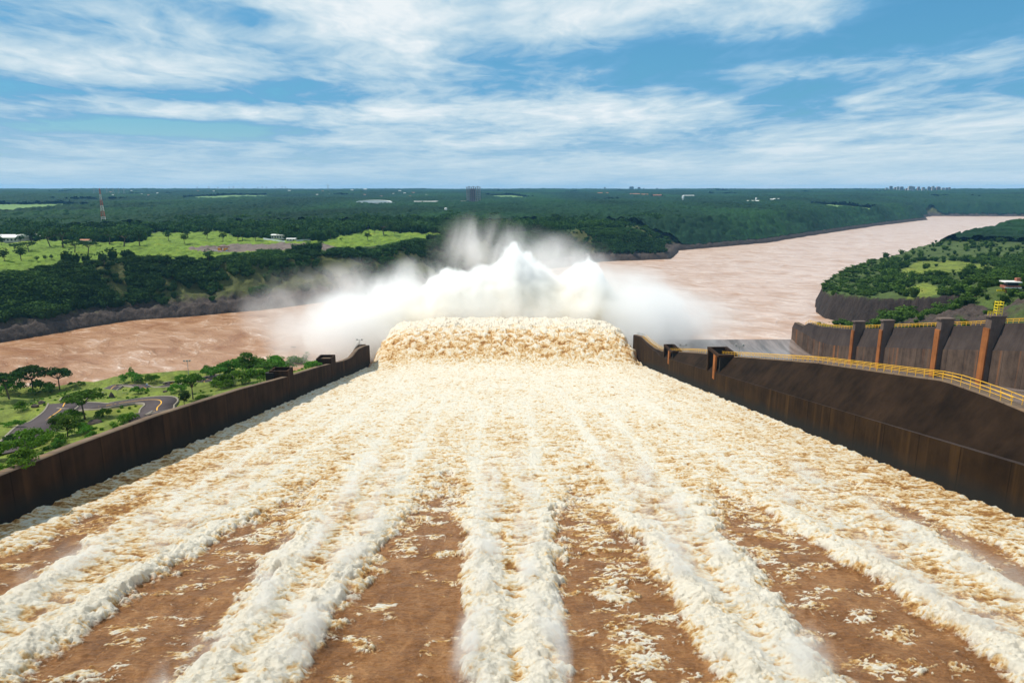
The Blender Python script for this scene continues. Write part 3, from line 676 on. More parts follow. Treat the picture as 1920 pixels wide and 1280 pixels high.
def crown_pts(kind, rs):
    """cluster centres and radii for a crown of width 1, base of crown z=0.35, top z=1"""
    c = []; r = []
    if kind == 'umbrella':
        for k in range(30):
            a = rs.rand()*6.283; q = math.sqrt(rs.rand())*0.44; c.append((q*math.cos(a), q*math.sin(a), 0.60+0.12*(1-(q/0.46)**2)+rs.randn()*0.045)); r.append(0.09+0.07*rs.rand())
    elif kind == 'round':
        for k in range(26):
            d = rs.randn(3); d /= np.linalg.norm(d); q = 0.33*rs.rand()**0.4; c.append((d[0]*q, d[1]*q, 0.62+d[2]*q*0.95)); r.append(0.10+0.07*rs.rand())
    elif kind == 'sparse':
        for k in range(15):
            d = rs.randn(3); d /= np.linalg.norm(d); q = 0.4*rs.rand()**0.5; c.append((d[0]*q*0.8, d[1]*q*0.8, 0.66+d[2]*q*0.8)); r.append(0.06+0.05*rs.rand())
    else:  # shrub
        for k in range(18):
            a = rs.rand()*6.283; q = math.sqrt(rs.rand())*0.40; c.append((q*math.cos(a), q*math.sin(a), 0.14+0.26*(1-(q/0.42)**2)*rs.rand()**.5)); r.append(0.10+0.06*rs.rand())
    return c, r
def tree_meshes(kind, seed, mat, dens=70, lsz=0.030):
    rs = np.random.RandomState(seed); c, r = crown_pts(kind, rs)
    V, Fc, L = ellip_clusters(c, r, dens, lsz, rs, 0.6 if kind == 'umbrella' else 0.85)
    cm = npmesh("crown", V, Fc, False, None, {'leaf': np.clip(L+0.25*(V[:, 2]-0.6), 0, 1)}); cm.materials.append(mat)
    mb = MB(); base = 0.42 if kind == 'umbrella' else 0.34
    if kind == 'shrub': base = 0.08
    lean = rs.randn(2)*0.03
    mb.tube((0, 0, -0.05), (lean[0], lean[1], base), 0.026, 0.018, 6)
    for k in range(0, len(c), 3 if kind != 'sparse' else 2):
        m_ = Vector((lean[0], lean[1], base)); e = Vector(c[k]); q = m_.lerp(e, 0.5)+Vector((0, 0, 0.02)); mb.tube(m_, q, 0.013, 0.009, 5); mb.tube(q, e, 0.009, 0.003, 4)
    tm = mb.mesh("trunk"); tm.materials.append(M_bark)
    return cm, tm
LIB = {}
for kind, seeds, mat in (('umbrella', (1, 2, 3), M_leaf), ('round', (4, 5, 6), M_leaf), ('sparse', (7, 8), M_shrub), ('shrub', (9, 10, 11), M_shrub)):
    LIB[kind] = [tree_meshes(kind, s_, mat) for s_ in seeds]
LIB['dark'] = [tree_meshes('round', s_, M_leafd) for s_ in (21, 22, 23)]
LIB['darkumb'] = [tree_meshes('umbrella', s_, M_leafd) for s_ in (31, 32)]
LOWLIB = {'dark': [tree_meshes('round', s_, M_leafd, 20, 0.04) for s_ in (41, 42, 43)], 'darkumb': [tree_meshes('umbrella', s_, M_leafd, 18, 0.04) for s_ in (44, 45)], 'round': [tree_meshes('round', s_, M_leaf, 20, 0.04) for s_ in (46, 47)]}
def plant(kind, px, py, wpx, hratio, label, group, name="tree", cat="tree", low=False, k=None, off=0.0):
    """px,py = photo pixel of the foot, wpx = crown width in photo pixels"""
    p = hit(px, py); dist = p[1]; width = wpx*dist/F; lib = (LOWLIB if low else LIB)[kind]
    cm, tm = lib[random.randrange(len(lib)) if k is None else k % len(lib)]
    o = empty(name, p-[0, 0, 0.1-off], label, cat, group, random.uniform(0, 6.28)); o.scale = (width, width, width*hratio)
    a = bpy.data.objects.new("crown", cm); COL.objects.link(a); a.parent = o
    if kind != 'shrub' and not (low and wpx < 9): b_ = bpy.data.objects.new("trunk", tm); COL.objects.link(b_); b_.parent = o
    return o
G1 = "trees by the winding road"
plant('darkumb', 18, 748, 62, 1.05, "wide flat topped tree at the far left on the grassy bank above the river", G1, k=0)
plant('darkumb', 62, 736, 66, 0.95, "broad dark tree in the middle of the row of three on the river edge", G1, k=1)
plant('darkumb', 112, 730, 52, 1.0, "flat topped tree at the right end of the row of three above the river", G1, k=0)
plant('umbrella', 160, 786, 74, 0.95, "big spreading tree between the two arms of the winding road", G1, k=0)
plant('umbrella', 362, 748, 54, 1.05, "spreading tree just right of the hairpin bend near the wall", G1, k=1)
plant('dark', 346, 760, 34, 0.9, "small dark round tree leaning over the grass by the hairpin bend", G1, k=1)
plant('sparse', 247, 712, 22, 1.15, "thin bent tree alone against the brown river above the road", G1, k=0)
plant('sparse', 575, 682, 20, 1.3, "thin spindly tree against white spray beside the end of the left wall", G1, k=1)
plant('sparse', 613, 684, 14, 1.2, "small thin tree beside the dark block on the left wall", G1, k=0)
plant('round', 105, 808, 30, 1.1, "young bushy tree beside the lower lane of the road", G1, k=0)
plant('round', 126, 818, 60, 0.7, "bright leafy tree mass on the slope below the big spreading tree", G1, k=1)
plant('dark', 22, 838, 30, 1.0, "small dark tree at the left frame edge below the road", G1, k=2)
plant('round', 110, 848, 34, 0.9, "young tree on the grass slope above the left wall", G1, k=2)
plant('round', 430, 712, 52, 0.8, "round leafy tree in the thicket above the left wall", G1, k=0)
plant('round', 466, 706, 56, 0.85, "taller leafy tree in the middle of the thicket above the left wall", G1, k=1)
plant('umbrella', 402, 720, 50, 0.85, "low spreading tree where the road meets the thicket", G1, k=2)
plant('umbrella', 500, 706, 46, 0.8, "spreading tree behind the first block of the left wall", G1, k=0)
plant('round', 388, 708, 30, 0.8, "small tree behind the road against the river", G1, k=1)
GS = "shrubs on the near left bank"
shr = [(40, 770, 30, 'on the grass left of the road'), (25, 690+48, 40, 'under the leftmost trees'), (75, 738, 40, 'at the foot of the row of three trees'), (28, 800, 26, 'beside the lower road edge'), (60, 835, 60, 'just below the bottom lane'),
       (20, 860, 70, 'in the left corner above the wall'), (45, 880, 60, 'dark in the corner against the wall'), (95, 838, 50, 'on the slope centre'), (150, 812, 36, 'under the leafy trees'), (175, 826, 30, 'nearer the wall top'), (132, 790, 40, 'beside the lane'),
       (150, 722, 14, 'at the river edge right of the tree row'), (135, 723, 12, 'small at the river edge'), (245, 716, 34, 'round the foot of the thin bent tree'), (275, 716, 26, 'at the river edge by the road'), (290, 715, 20, 'right beside the road edge'),
       (195, 782, 26, 'on the rise inside the hairpin'), (245, 790, 34, 'on the stony mound inside the hairpin'), (258, 738, 26, 'between the two roads'), (330, 735, 30, 'right of the upper road'), (380, 752, 22, 'at the foot of the spreading tree'),
       (415, 728, 40, 'at the left of the thicket'), (445, 722, 44, 'in the front of the thicket'), (482, 716, 44, 'thick before the first block'), (520, 702, 44, 'behind the first block'), (555, 694, 44, 'below the second lamp mast'), (590, 690, 30, 'at the foot of the spindly tree'), (450, 700, 50, 'at the back of the thicket'), (515, 692, 40, 'back edge against the river'), (490, 694, 44, 'back edge of the thicket middle'), (605, 688, 20, 'last before the second block'), (340, 712, 20, 'at the base of the first lamp mast'), (210, 868, 0, '')]
for i, (px, py, wd, desc) in enumerate(shr):
    if wd: plant('shrub', px, py, wd*1.35, 0.9+0.3*random.random(), "green shrub "+desc, GS, "shrub", "shrub", k=i)

# ---- merged forest masses (nobody could count them)
def protos(n, nleaf, seed, sz, core=True):
    rs = np.random.RandomState(seed); out_ = []
    for k in range(n):
        nl = 7; d = rs.randn(nl, 3); d /= np.linalg.norm(d, axis=1)[:, None]; c = d*[0.28, 0.28, 0.20]+[0, 0, 0.62]; r = 0.20+0.10*rs.rand(nl)
        V, Fc, L = ellip_clusters(c, r, nleaf/nl, sz, rs, 0.8)
        # dark inner core so crowns are not see-through
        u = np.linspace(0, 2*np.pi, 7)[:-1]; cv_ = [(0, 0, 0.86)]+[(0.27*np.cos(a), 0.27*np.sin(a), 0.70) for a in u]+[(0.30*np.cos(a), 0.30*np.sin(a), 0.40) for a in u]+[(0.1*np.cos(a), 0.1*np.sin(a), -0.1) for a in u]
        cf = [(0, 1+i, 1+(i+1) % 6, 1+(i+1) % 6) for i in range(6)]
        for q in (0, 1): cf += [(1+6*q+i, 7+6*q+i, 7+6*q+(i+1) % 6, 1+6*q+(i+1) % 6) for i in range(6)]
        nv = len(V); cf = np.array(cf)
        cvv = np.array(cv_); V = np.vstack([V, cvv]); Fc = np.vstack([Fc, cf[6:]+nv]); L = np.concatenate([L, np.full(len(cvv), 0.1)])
        out_.append((V, Fc, L))
    return out_
def scatter(name, X_, Y_, Z_, W_, H_, prot, mat, label_kind='stuff', vari=0.35, tint=None):
    rs = np.random.RandomState(len(X_)); Vs = []; Fs = []; Ls = []; k = 0
    pick = rs.randint(0, len(prot), len(X_)); ang = rs.rand(len(X_))*6.283
    for q, (V, Fc, L) in enumerate(prot):
        idx = np.where(pick == q)[0]; m = len(idx)
        if m == 0: continue
        ca, sa = np.cos(ang[idx])[:, None], np.sin(ang[idx])[:, None]
        vx = V[None, :, 0]*ca-V[None, :, 1]*sa; vy = V[None, :, 0]*sa+V[None, :, 1]*ca
        P = np.stack([vx*W_[idx, None]+X_[idx, None], vy*W_[idx, None]+Y_[idx, None], V[None, :, 2]*H_[idx, None]+Z_[idx, None]], -1).reshape(-1, 3)
        Vs.append(P); Fs.append((Fc[None]+(np.arange(m)*len(V))[:, None, None]+k).reshape(-1, 4)); k += m*len(V)
        tv = (rs.rand(m)-0.5)*vari*2 if tint is None else tint[idx]+(rs.rand(m)-0.5)*vari
        Ls.append(np.clip(L[None]+tv[:, None], 0, 1).ravel())
    o = link(name, npmesh(name, np.vstack(Vs), np.vstack(Fs), False, None, {'leaf': np.concatenate(Ls)}), mat)
    o['kind'] = 'stuff'; return o
PRH = protos(6, 90, 101, 0.075); PRL = protos(5, 42, 102, 0.10)
rs = np.random.RandomState(3)
# far bank jungle
n = 60000
px_ = rs.uniform(-900, 1300, n); py_ = rs.uniform(350, 1650, n)
nb_x = 26000; seg = rs.randint(1, 11, nb_x); tt = rs.rand(nb_x); pa, pb = FAR_SHORE[seg], FAR_SHORE[seg+1]
q_ = pa+(pb-pa)*tt[:, None]; tn_ = (pb-pa)/np.linalg.norm(pb-pa, axis=1)[:, None]; off_ = rs.uniform(0, 110, nb_x)
px_ = np.concatenate([px_, q_[:, 0]-tn_[:, 1]*off_]); py_ = np.concatenate([py_, q_[:, 1]+tn_[:, 0]*off_]); n = len(px_)
z_, s_, d_, _ = land(px_, py_); dens = fbm(px_/60, py_/60, 3, 121)
park_ = inpoly(PARK, px_, py_)
fld_ = np.zeros(n, bool)
for q in FIELDS: fld_ |= inpoly(q, px_, py_)
vis = np.abs(np.arctan2(px_, py_)) < 1.02
onbank = (d_ < 100)
CLR = pxpoly([(600, 455), (690, 440), (830, 438), (835, 450), (700, 470), (600, 476)])
keep = (s_ == 1) & ~inpoly(CLR, px_, py_) & ~park_ & ~fld_ & vis & (z_ > 11+4*dens) & (np.hypot(px_, py_) < 1650)
xpix = px_/np.maximum(py_, 1)                      # bearing
olive_zone = onbank & (xpix > -0.62) & (xpix < -0.02)
olive_zone = onbank & (xpix > -0.50) & (xpix < -0.02) & (z_ < 42)
thin = np.where(olive_zone, 0.20+0.7*dens, np.where(onbank, 0.92+0.5*dens, 0.97))
thin = thin*np.where(np.hypot(px_, py_) > 1100, 0.8, 1.0)
keep &= rs.rand(n) < thin
X_, Y_, Z_ = px_[keep], py_[keep], z_[keep]; bk = onbank[keep]
W_ = np.where(bk, rs.uniform(6, 13, len(X_)), rs.uniform(10, 18, len(X_))); H_ = np.where(bk, W_*rs.uniform(0.55, 0.9, len(X_)), W_*rs.uniform(0.65, 0.95, len(X_)))
nearm = np.hypot(X_, Y_) < 820
tn = np.clip(fbm(X_/110, Y_/110, 4, 122)*0.95, -0.4, 0.45)
sc_ = np.clip(1+0.9*fbm(X_/70, Y_/70, 3, 123), 0.55, 1.5); W_ = W_*sc_; H_ = H_*sc_
print("bank trees", nearm.sum(), (~nearm).sum())
H_ = np.where(bk, H_*np.where(Z_ > 40, 0.5, 0.85), H_)
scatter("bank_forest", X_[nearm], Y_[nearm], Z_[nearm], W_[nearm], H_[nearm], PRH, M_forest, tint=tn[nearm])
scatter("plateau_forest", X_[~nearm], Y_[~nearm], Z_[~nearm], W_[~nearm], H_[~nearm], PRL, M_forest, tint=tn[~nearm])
# headland jungle
n = 16000
px_ = rs.uniform(225, 1500, n); py_ = rs.uniform(250, 1500, n); py_[:9000] = rs.uniform(250, 1000, 9000); px_[:9000] = rs.uniform(225, 750, 9000)
z_, s_, d_, zr0_ = land(px_, py_); dens = fbm(px_/35, py_/35, 3, 131)
gr_ = inpoly(HEADGRASS, px_, py_) | inpoly(HEADGRASS2, px_, py_)
cliff_ = (zr0_-z_ > 1.5) | ((px_ < 285) & (py_ < 430)) & (dens < 0.25)
keep = (s_ == 3) & (~gr_ | (rs.rand(n) < 0.04)) & ~cliff_ & (np.arctan2(px_, py_) < 1.0) & (d_ > 6) & (rs.rand(n) < 0.70+1.3*dens+0.3*(px_/py_ < 0.56)) & (np.hypot(px_-CPR[17, 0], py_-CPR[17, 1]) > 14)
X_, Y_, Z_ = px_[keep], py_[keep], z_[keep]; rd = np.hypot(X_, Y_)
W_ = np.where(rs.rand(len(X_)) < 0.3, rs.uniform(9, 15, len(X_)), rs.uniform(4, 9, len(X_))); W_ = np.where(rd < 520, W_*0.75, W_); tip_ = X_/Y_ < 0.56; H_ = W_*rs.uniform(0.5, 0.8, len(X_))*np.where(tip_, 0.45, 1); W_ = np.where(tip_, W_*0.8, W_)
print("headland", len(X_))
M_head = leafmat("headland_leaves", (0.046, 0.098, 0.016), trans=0.2)
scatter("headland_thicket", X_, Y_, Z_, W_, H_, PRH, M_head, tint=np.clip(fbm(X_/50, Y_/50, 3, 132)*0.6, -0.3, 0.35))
# near-left ground cover tufts
n = 9000
px_ = rs.uniform(-330, -82, n); py_ = rs.uniform(90, 330, n); z_, s_, d_, _ = land(px_, py_)
dens = fbm(px_/15, py_/15, 3, 141); keep = (s_ == 2) & (dens+0.25*rs.rand(n) > 0.22)
TUFT = (px_, py_, z_, keep)

# far canopy: one rolling sheet of crowns
ra = np.radians(np.linspace(-50, 48, 1500)); rw = np.concatenate([np.linspace(1450, 2900, 420, endpoint=False), np.geomspace(2900, 6500, 260, endpoint=False), np.geomspace(6500, 15500, 110)])
A3, R3 = np.meshgrid(ra, rw); FX, FY = R3*np.sin(A3), R3*np.cos(A3)
z3, s3, d3, _ = land(FX, FY)
w1, id1 = worley(FX/13, FY/13, 5); w2_, id2 = worley(FX/26, FY/26, 9)
dome = np.sqrt(np.clip(1-(w1/0.85)**2, 0, 1))*6+np.sqrt(np.clip(1-(w2_/0.9)**2, 0, 1))*5*(id2 > 0.55)+5+fbm(FX/150, FY/150, 3, 151)*6
m3 = (s3 == 1) | (s3 == 3)
m3 &= ~inpoly(PARK, FX, FY)
for q in FIELDS: m3 &= ~inpoly(q, FX, FY)
patch = fbm(FX/420, FY/900, 3, 152)
m3 &= ~((R3 > 3500) & (patch > 0.42))
m3 &= d3 > 8
fz = z3+dome*sst(d3, 5, 30)
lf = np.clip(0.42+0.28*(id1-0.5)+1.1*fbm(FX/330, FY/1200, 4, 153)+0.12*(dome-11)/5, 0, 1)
idx = np.arange(FX.size).reshape(FX.shape); fc = gridfaces(*FX.shape); mm = m3[:-1, :-1] & m3[1:, :-1] & m3[:-1, 1:] & m3[1:, 1:]
fc = fc[mm.ravel()]
used, inv = np.unique(fc, return_inverse=True)
vv = np.stack([FX, FY, fz], -1).reshape(-1, 3)[used]
M_far = leafmat("far_canopy_leaves", (0.010, 0.030, 0.011), trans=0.0)
fo_ = link("far_forest", npmesh("far_forest", vv, inv.reshape(-1, 4), True, None, {'leaf': lf.ravel()[used]}), M_far); fo_['kind'] = 'stuff'

# individual park trees
GP = "trees standing in the park meadow"
pk = [('dark', 316, 452, 20, 'round tree alone on the bright lawn left of the paved yard'), ('dark', 352, 447, 17, 'dark tree at the back of the bright lawn'), ('dark', 388, 448, 22, 'wide tree at the back of the bright lawn near the yard'), ('dark', 346, 456, 18, 'low dark bush like tree on the bright lawn'),
      ('dark', 418, 453, 18, 'dark low tree beside the bright lawn right edge'), ('dark', 446, 452, 24, 'dark tree at the corner before the walled house'), ('dark', 262, 460, 34, 'large dark tree left of the bright lawn'), ('darkumb', 232, 462, 40, 'broad dark tree left of the bright lawn'),
      ('darkumb', 205, 458, 40, 'broad dark tree right of the small hut'), ('dark', 180, 460, 24, 'dark tree beside the small hut'), ('darkumb', 118, 464, 50, 'big dark tree cluster right of the white sheds'), ('darkumb', 95, 463, 40, 'dark spreading tree before the second white shed'),
      ('dark', 60, 455, 28, 'dark tree between the white sheds'), ('dark', 38, 457, 18, 'small dark tree in front of the first white shed'), ('dark', 3, 460, 18, 'dark tree at the left frame edge beside the sheds'), ('darkumb', 30, 472, 22, 'flat topped tree on the meadow below the sheds'),
      ('darkumb', 54, 472, 26, 'second flat topped tree on the meadow below the sheds'), ('dark', 70, 490, 10, 'small round tree in the lower meadow, first of three'), ('dark', 85, 489, 11, 'small round tree in the lower meadow, middle of three'), ('dark', 97, 488, 11, 'small round tree in the lower meadow, last of three'),
      ('dark', 8, 490, 24, 'bushy tree in the lower meadow at the left edge'), ('dark', 40, 489, 28, 'bushy dark tree in the lower meadow'), ('darkumb', 140, 474, 34, 'dark flat tree on the meadow centre left'), ('darkumb', 165, 476, 34, 'dark flat tree on the meadow near the bank top'),
      ('darkumb', 720, 441, 34, 'spreading tree on the green spur right of the yard'), ('dark', 702, 437, 10, 'small tree on the green spur'), ('dark', 678, 440, 10, 'small tree at the left of the green spur'), ('dark', 740, 438, 14, 'small dark tree at the right of the green spur'),
      ('dark', 690, 451, 16, 'low bushy tree along the edge of the green spur'), ('round', 640, 452, 8, 'tiny tree at the end of the pale fence'), ('dark', 300, 500, 24, 'tree at the top of the river bank below the lawn'), ('dark', 195, 500, 24, 'tree at the top of the river bank left'), ('dark', 392, 492, 24, 'tree at the top of the river bank below the yard'),
      ('dark', 455, 452, 22, 'dark tree behind the paved yard'), ('dark', 480, 452, 20, 'dark tree left of the walled house'), ('dark', 570, 452, 18, 'dark tree behind the pale fence'), ('dark', 620, 448, 20, 'dark tree behind the end of the pale fence'), ('dark', 565+28, 450, 18, 'dark tree behind the middle of the pale fence')]
for i, (kd, px, py, wd, desc) in enumerate(pk): plant(kd, px, py, wd*1.15, 0.9 if kd == 'dark' else 0.75, desc, GP, low=True, k=i)
#@@THINGS
# ------------------------------------------------------------------ road on the near left bank
M_asph = plain("asphalt", (0.060, 0.045, 0.046), 0.9, 0.15, 0.5)
M_line = plain("yellow_line_paint", (0.62, 0.33, 0.04), 0.7, 0.1, 1.0)
M_curb = plain("kerb_concrete", (0.22, 0.19, 0.15), 0.9, 0.15, 1.0)
def smooth_path(pts, n):
    P = np.array(pts, float); t = np.r_[0, np.cumsum(np.hypot(*np.diff(P, axis=0).T))]
    m = [((P[min(i+1, len(P)-1)]-P[max(i-1, 0)])/(t[min(i+1, len(P)-1)]-t[max(i-1, 0)])) for i in range(len(P))]
    out_ = []
    for q in np.linspace(0, t[-1], n):
        i = min(np.searchsorted(t, q, 'right')-1, len(P)-2); h = t[i+1]-t[i]; s_ = (q-t[i])/h
        out_.append((2*s_**3-3*s_**2+1)*P[i]+(s_**3-2*s_**2+s_)*h*m[i]+(-2*s_**3+3*s_**2)*P[i+1]+(s_**3-s_**2)*h*m[i+1])
    return np.array(out_)
def ribbon(name, path, o0, o1, dz, mat, skirt=True, sl_=None):
    T = np.gradient(path, axis=0); T /= np.linalg.norm(T, axis=1)[:, None]; Nn = np.stack([T[:, 1], -T[:, 0]], 1)
    cl_x = lambda q: (np.minimum(q[:, 0], -81), q[:, 1]); L_ = land(*cl_x(path+Nn*4.5))[0]; R_ = land(*cl_x(path-Nn*4.5))[0]; zc = (L_+R_)/2
    k = np.ones(9)/9; zc = np.convolve(np.pad(zc, 4, 'edge'), k, 'valid')+0.55
    tilt = (L_-R_)/9; tilt = np.convolve(np.pad(tilt, 4, 'edge'), k, 'valid')
    rows = []
    for i in range(len(path)):
        if sl_ is not None and not sl_(i/len(path)): continue
        a = path[i]+Nn[i]*o0; b_ = path[i]+Nn[i]*o1
        if min(a[0], b_[0]) > -80.4: continue
        a[0] = min(a[0], -80.4); b_[0] = min(b_[0], -80.4); za = zc[i]+tilt[i]*o0+dz; zb_ = zc[i]+tilt[i]*o1+dz
        r_ = [(a[0], a[1], za), (b_[0], b_[1], zb_)]
        if skirt: r_ = [(a[0], a[1], za-1.6)]+r_+[(b_[0], b_[1], zb_-1.6)]
        rows.append(r_)
    return strip(name, mat, None, rows)
roadA = smooth_path([hit(*p)[:2] for p in ((20, 850), (62, 812), (95, 786), (118, 765), (140, 748), (170, 735), (215, 727), (260, 724), (320, 720), (385, 714), (440, 704))], 120)
roadB = smooth_path([hit(*p)[:2] for p in ((132, 762), (165, 765), (192, 762), (230, 757), (268, 752), (296, 752), (303, 758), (295, 769), (289, 778), (298, 785), (322, 787))], 90)
for nm, pth in (("road", roadA), ("road", roadB)):
    tag(ribbon(nm, pth, -4.2, 4.2, 0, M_asph), kind='structure')
    for sd_ in (-1, 1): tag(ribbon("kerb", pth, sd_*4.2, sd_*4.65, 0.14, M_curb), kind='structure')
for a, b_ in ((0.12, 0.24), (0.29, 0.46), (0.5, 0.98)): tag(ribbon("road_marking", roadA, -0.16, 0.16, 0.012, M_line, False, lambda t, a=a, b_=b_: a < t < b_), kind='structure')
tag(ribbon("road_marking", roadB, -0.16, 0.16, 0.012, M_line, False, lambda t: 0.2 < t < 0.97), kind='structure')
# keep tufts off the road
tx, ty, tz, kp = TUFT
for pth in (roadA, roadB):
    for q in pth[::3]: kp &= (np.hypot(tx-q[0], ty-q[1]) > 6.5)
sel = np.where(kp)[0][:3600]; rs = np.random.RandomState(8)
scatter("ground_cover", tx[sel], ty[sel], tz[sel]-0.3, rs.uniform(0.8, 2.2, len(sel)), rs.uniform(0.5, 1.2, len(sel)), PRL, M_shrub)

# rocks
M_rock = plain("dark_boulder", (0.055, 0.042, 0.036), 0.95, 0.4, 1.2)
def boulder(px, py, wd, h, label, seed):
    rs = np.random.RandomState(seed); p = hit(px, py); s_ = wd*p[1]/F
    import bmesh
    bm_ = bmesh.new(); bmesh.ops.create_icosphere(bm_, subdivisions=2, radius=0.5)
    for v in bm_.verts: v.co *= 1+0.35*(rs.rand()-0.5); v.co.z = max(v.co.z, -0.15)
    me = bpy.data.meshes.new("boulder"); bm_.to_mesh(me); bm_.free(); o = link("boulder", me, M_rock); o.location = p+[0, 0, 0.1*s_]; o.scale = (s_, s_*0.8, s_*h)
    return tag(o, label, "rock", "boulders on the grassy bank")
boulder(78, 757, 14, 0.7, "dark boulder on the grass above the road", 1); boulder(66, 763, 16, 0.5, "flat dark boulder just below the first one left of the road", 2)
boulder(206, 771, 9, 0.7, "small dark boulder beside the lower lane", 3); boulder(251, 792, 22, 0.6, "stony heap in front of the hairpin", 4); boulder(310, 735, 10, 0.5, "low dark stone right of the two roads", 5)
boulder(178, 795, 26, 0.5, "long dark stone bank near the leafy trees", 6)
p = hit(209, 746); hw = 7.5*p[1]/F
cn = empty("stone_cairn", p, "dark pyramid shaped stone pile between the two roads", "cairn")
mb = MB(); k = 7
ring = [(hw*(1+.12*math.sin(3*i))*math.cos(6.283*i/k), hw*math.sin(6.283*i/k), -0.3) for i in range(k)]; ring2 = [(x*0.5+.1, y*0.55, hw*0.9) for x, y, _ in ring]
mb.v = ring+ring2+[(0.1, 0, hw*1.75)]; mb.f = [(i, (i+1) % k, k+(i+1) % k, k+i) for i in range(k)]+[(k+i, k+(i+1) % k, 2*k) for i in range(k)]
mb.build("stones", M_rock, cn)
# blue marker post by the road
p = hit(276, 725); MBl = plain("blue_paint", (0.20, 0.42, 0.62), 0.5, 0.1)
t = empty("marker_post", p, "small pale blue marker post at the edge of the upper road", "marker post"); MB().box(-.25, .25, -.12, .12, 0, 1.5).build("post", MBl, t); MB().box(-.3, .3, -.16, .16, 1.5, 1.75).build("cap", M_white, t)
# small dark hut in thicket
p = hit(507, 712); t = empty("utility_cabinet", p, "small dark cabinet half hidden in the shrubs left of the wall block", "cabinet"); MB().box(-1.3, 1.3, -.9, .9, 0, 2.6).build("body", M_dark, t); MB().box(-1.5, 1.5, -1.1, 1.1, 2.603, 2.8).build("roof", M_dark, t)
p = hit(600, 684); t = empty("notice_board", p, "small dark square sign on a post against the white spray", "sign"); MB().tube((0, 0, 0), (0, 0, 1.5), .09).build("post", M_steel, t); MB().box(-.7, .7, -.08, .08, 1.5, 2.7).build("panel", M_rust, t)

# ------------------------------------------------------------------ red and white lattice mast
M_redp = plain("red_mast_paint", (0.45, 0.08, 0.05), 0.6, 0.1); M_whp = plain("white_mast_paint", (0.62, 0.60, 0.56), 0.6, 0.1)
p = hit(196, 427); Hm = (427-357)*p[1]/F; w0 = 9*p[1]/F/2; w1_ = 1.0*p[1]/F/2
t = empty("lattice_mast", p, "tall red and white lattice radio mast rising from the trees", "mast", rz=0.4)
nseg = 7
for k in range(nseg):
    m = MB(); f0, f1 = k/nseg, (k+1)/nseg
    for s_ in range(3):
        a0, a1 = f0+(f1-f0)*s_/3, f0+(f1-f0)*(s_+1)/3; wa_, wb_ = w0+(w1_-w0)*a0**0.8, w0+(w1_-w0)*a1**0.8; za, zb_ = Hm*a0, Hm*a1
        for i in range(4):
            c0 = [(1, 1), (-1, 1), (-1, -1), (1, -1)][i]; c1 = [(1, 1), (-1, 1), (-1, -1), (1, -1)][(i+1) % 4]
            m.tube((c0[0]*wa_, c0[1]*wa_, za), (c0[0]*wb_, c0[1]*wb_, zb_), 0.28, n=4)
            m.tube((c0[0]*wa_, c0[1]*wa_, za), (c1[0]*wb_, c1[1]*wb_, zb_), 0.16, n=3); m.tube((c0[0]*wb_, c0[1]*wb_, zb_), (c1[0]*wb_, c1[1]*wb_, zb_), 0.16, n=3)
    m.build("lattice_section", M_redp if k % 2 == 0 else M_whp, t)

# ------------------------------------------------------------------ buildings
M_roofw = plain("pale_sheet_roof", (0.72, 0.72, 0.70), 0.6, 0.1, 0.05); M_wallw = plain("pale_wall", (0.42, 0.40, 0.37), 0.85, 0.15, 0.1); M_brick = plain("red_brick", (0.28, 0.10, 0.065), 0.9, 0.25, 1.0)
M_grey = plain("grey_concrete", (0.26, 0.25, 0.25), 0.9, 0.2, 0.1); M_frame = plain("weathered_frame", (0.34, 0.27, 0.27), 0.9, 0.2, 0.1); M_tile = plain("clay_tile_roof", (0.38, 0.17, 0.10), 0.85, 0.25, 0.5)
def house(p, w_, d_, h_, rz, label, cat="building", roofm=None, wallm=None, group=None, gable=0.25, name="building", win=3, sink=0.3):
    t = empty(name, p-[0, 0, sink], label, cat, group, rz); roofm = roofm or M_roofw; wallm = wallm or M_wallw
    MB().box(-w_/2, w_/2, -d_/2, d_/2, 0, h_).build("wall", wallm, t)
    g = d_*gable*0.5; e = 0.06*w_
    m = MB(); n0 = [(-w_/2-e, -d_/2-e*.5, h_+.01), (w_/2+e, -d_/2-e*.5, h_+.01), (w_/2+e, d_/2+e*.5, h_+.01), (-w_/2-e, d_/2+e*.5, h_+.01), (-w_/2-e, 0, h_+g+.3), (w_/2+e, 0, h_+g+.3)]
    m.v = n0; m.f = [(0, 1, 5, 4), (2, 3, 4, 5), (0, 4, 3), (1, 2, 5), (3, 2, 1, 0)]; m.build("roof", roofm, t)
    for k in range(win):
        x = -w_/2+w_*(k+0.5)/win; MB().box(x-w_/win*.25, x+w_/win*.25, -d_/2-.06, -d_/2+.02, h_*0.35, h_*0.75).build("window", M_glass, t)
    return t
def phouse(px, py, wpx, hpx, depth, label, **k):
    p = hit(px, py); s_ = p[1]/F; return house(p, wpx*s_, depth, hpx*s_, k.pop('rz', 0.0), label, **k)
# walled house with white roof
phouse(524, 448, 24, 8, 14, "grey house with a white flat roof behind a pale fence", win=5, gable=0.1)
phouse(547, 452, 16, 5, 9, "low white roofed annex beside the grey house", win=3, gable=0.1)
MF = plain("pale_blue_fence_panel", (0.50, 0.56, 0.60), 0.7, 0.08)
for (xa, ya, xb_, yb_, lb) in ((494, 449, 535, 453.5, "left"), (556, 453, 604, 449.5, "right")):
    a = hit(xa, ya); b_ = hit(xb_, yb_); L_ = math.hypot(*(b_-a)[:2]); t = empty("site_fence", a, "pale blue panel fence on the "+lb+" side of the grey house", "fence", "site fences", math.atan2(b_[1]-a[1], b_[0]-a[0]))
    nS = 6
    for k in range(nS): MB().box(L_*k/nS+.05, L_*(k+1)/nS-.05, -.08, .08, 0, 2.4).build("panel", MF, t)
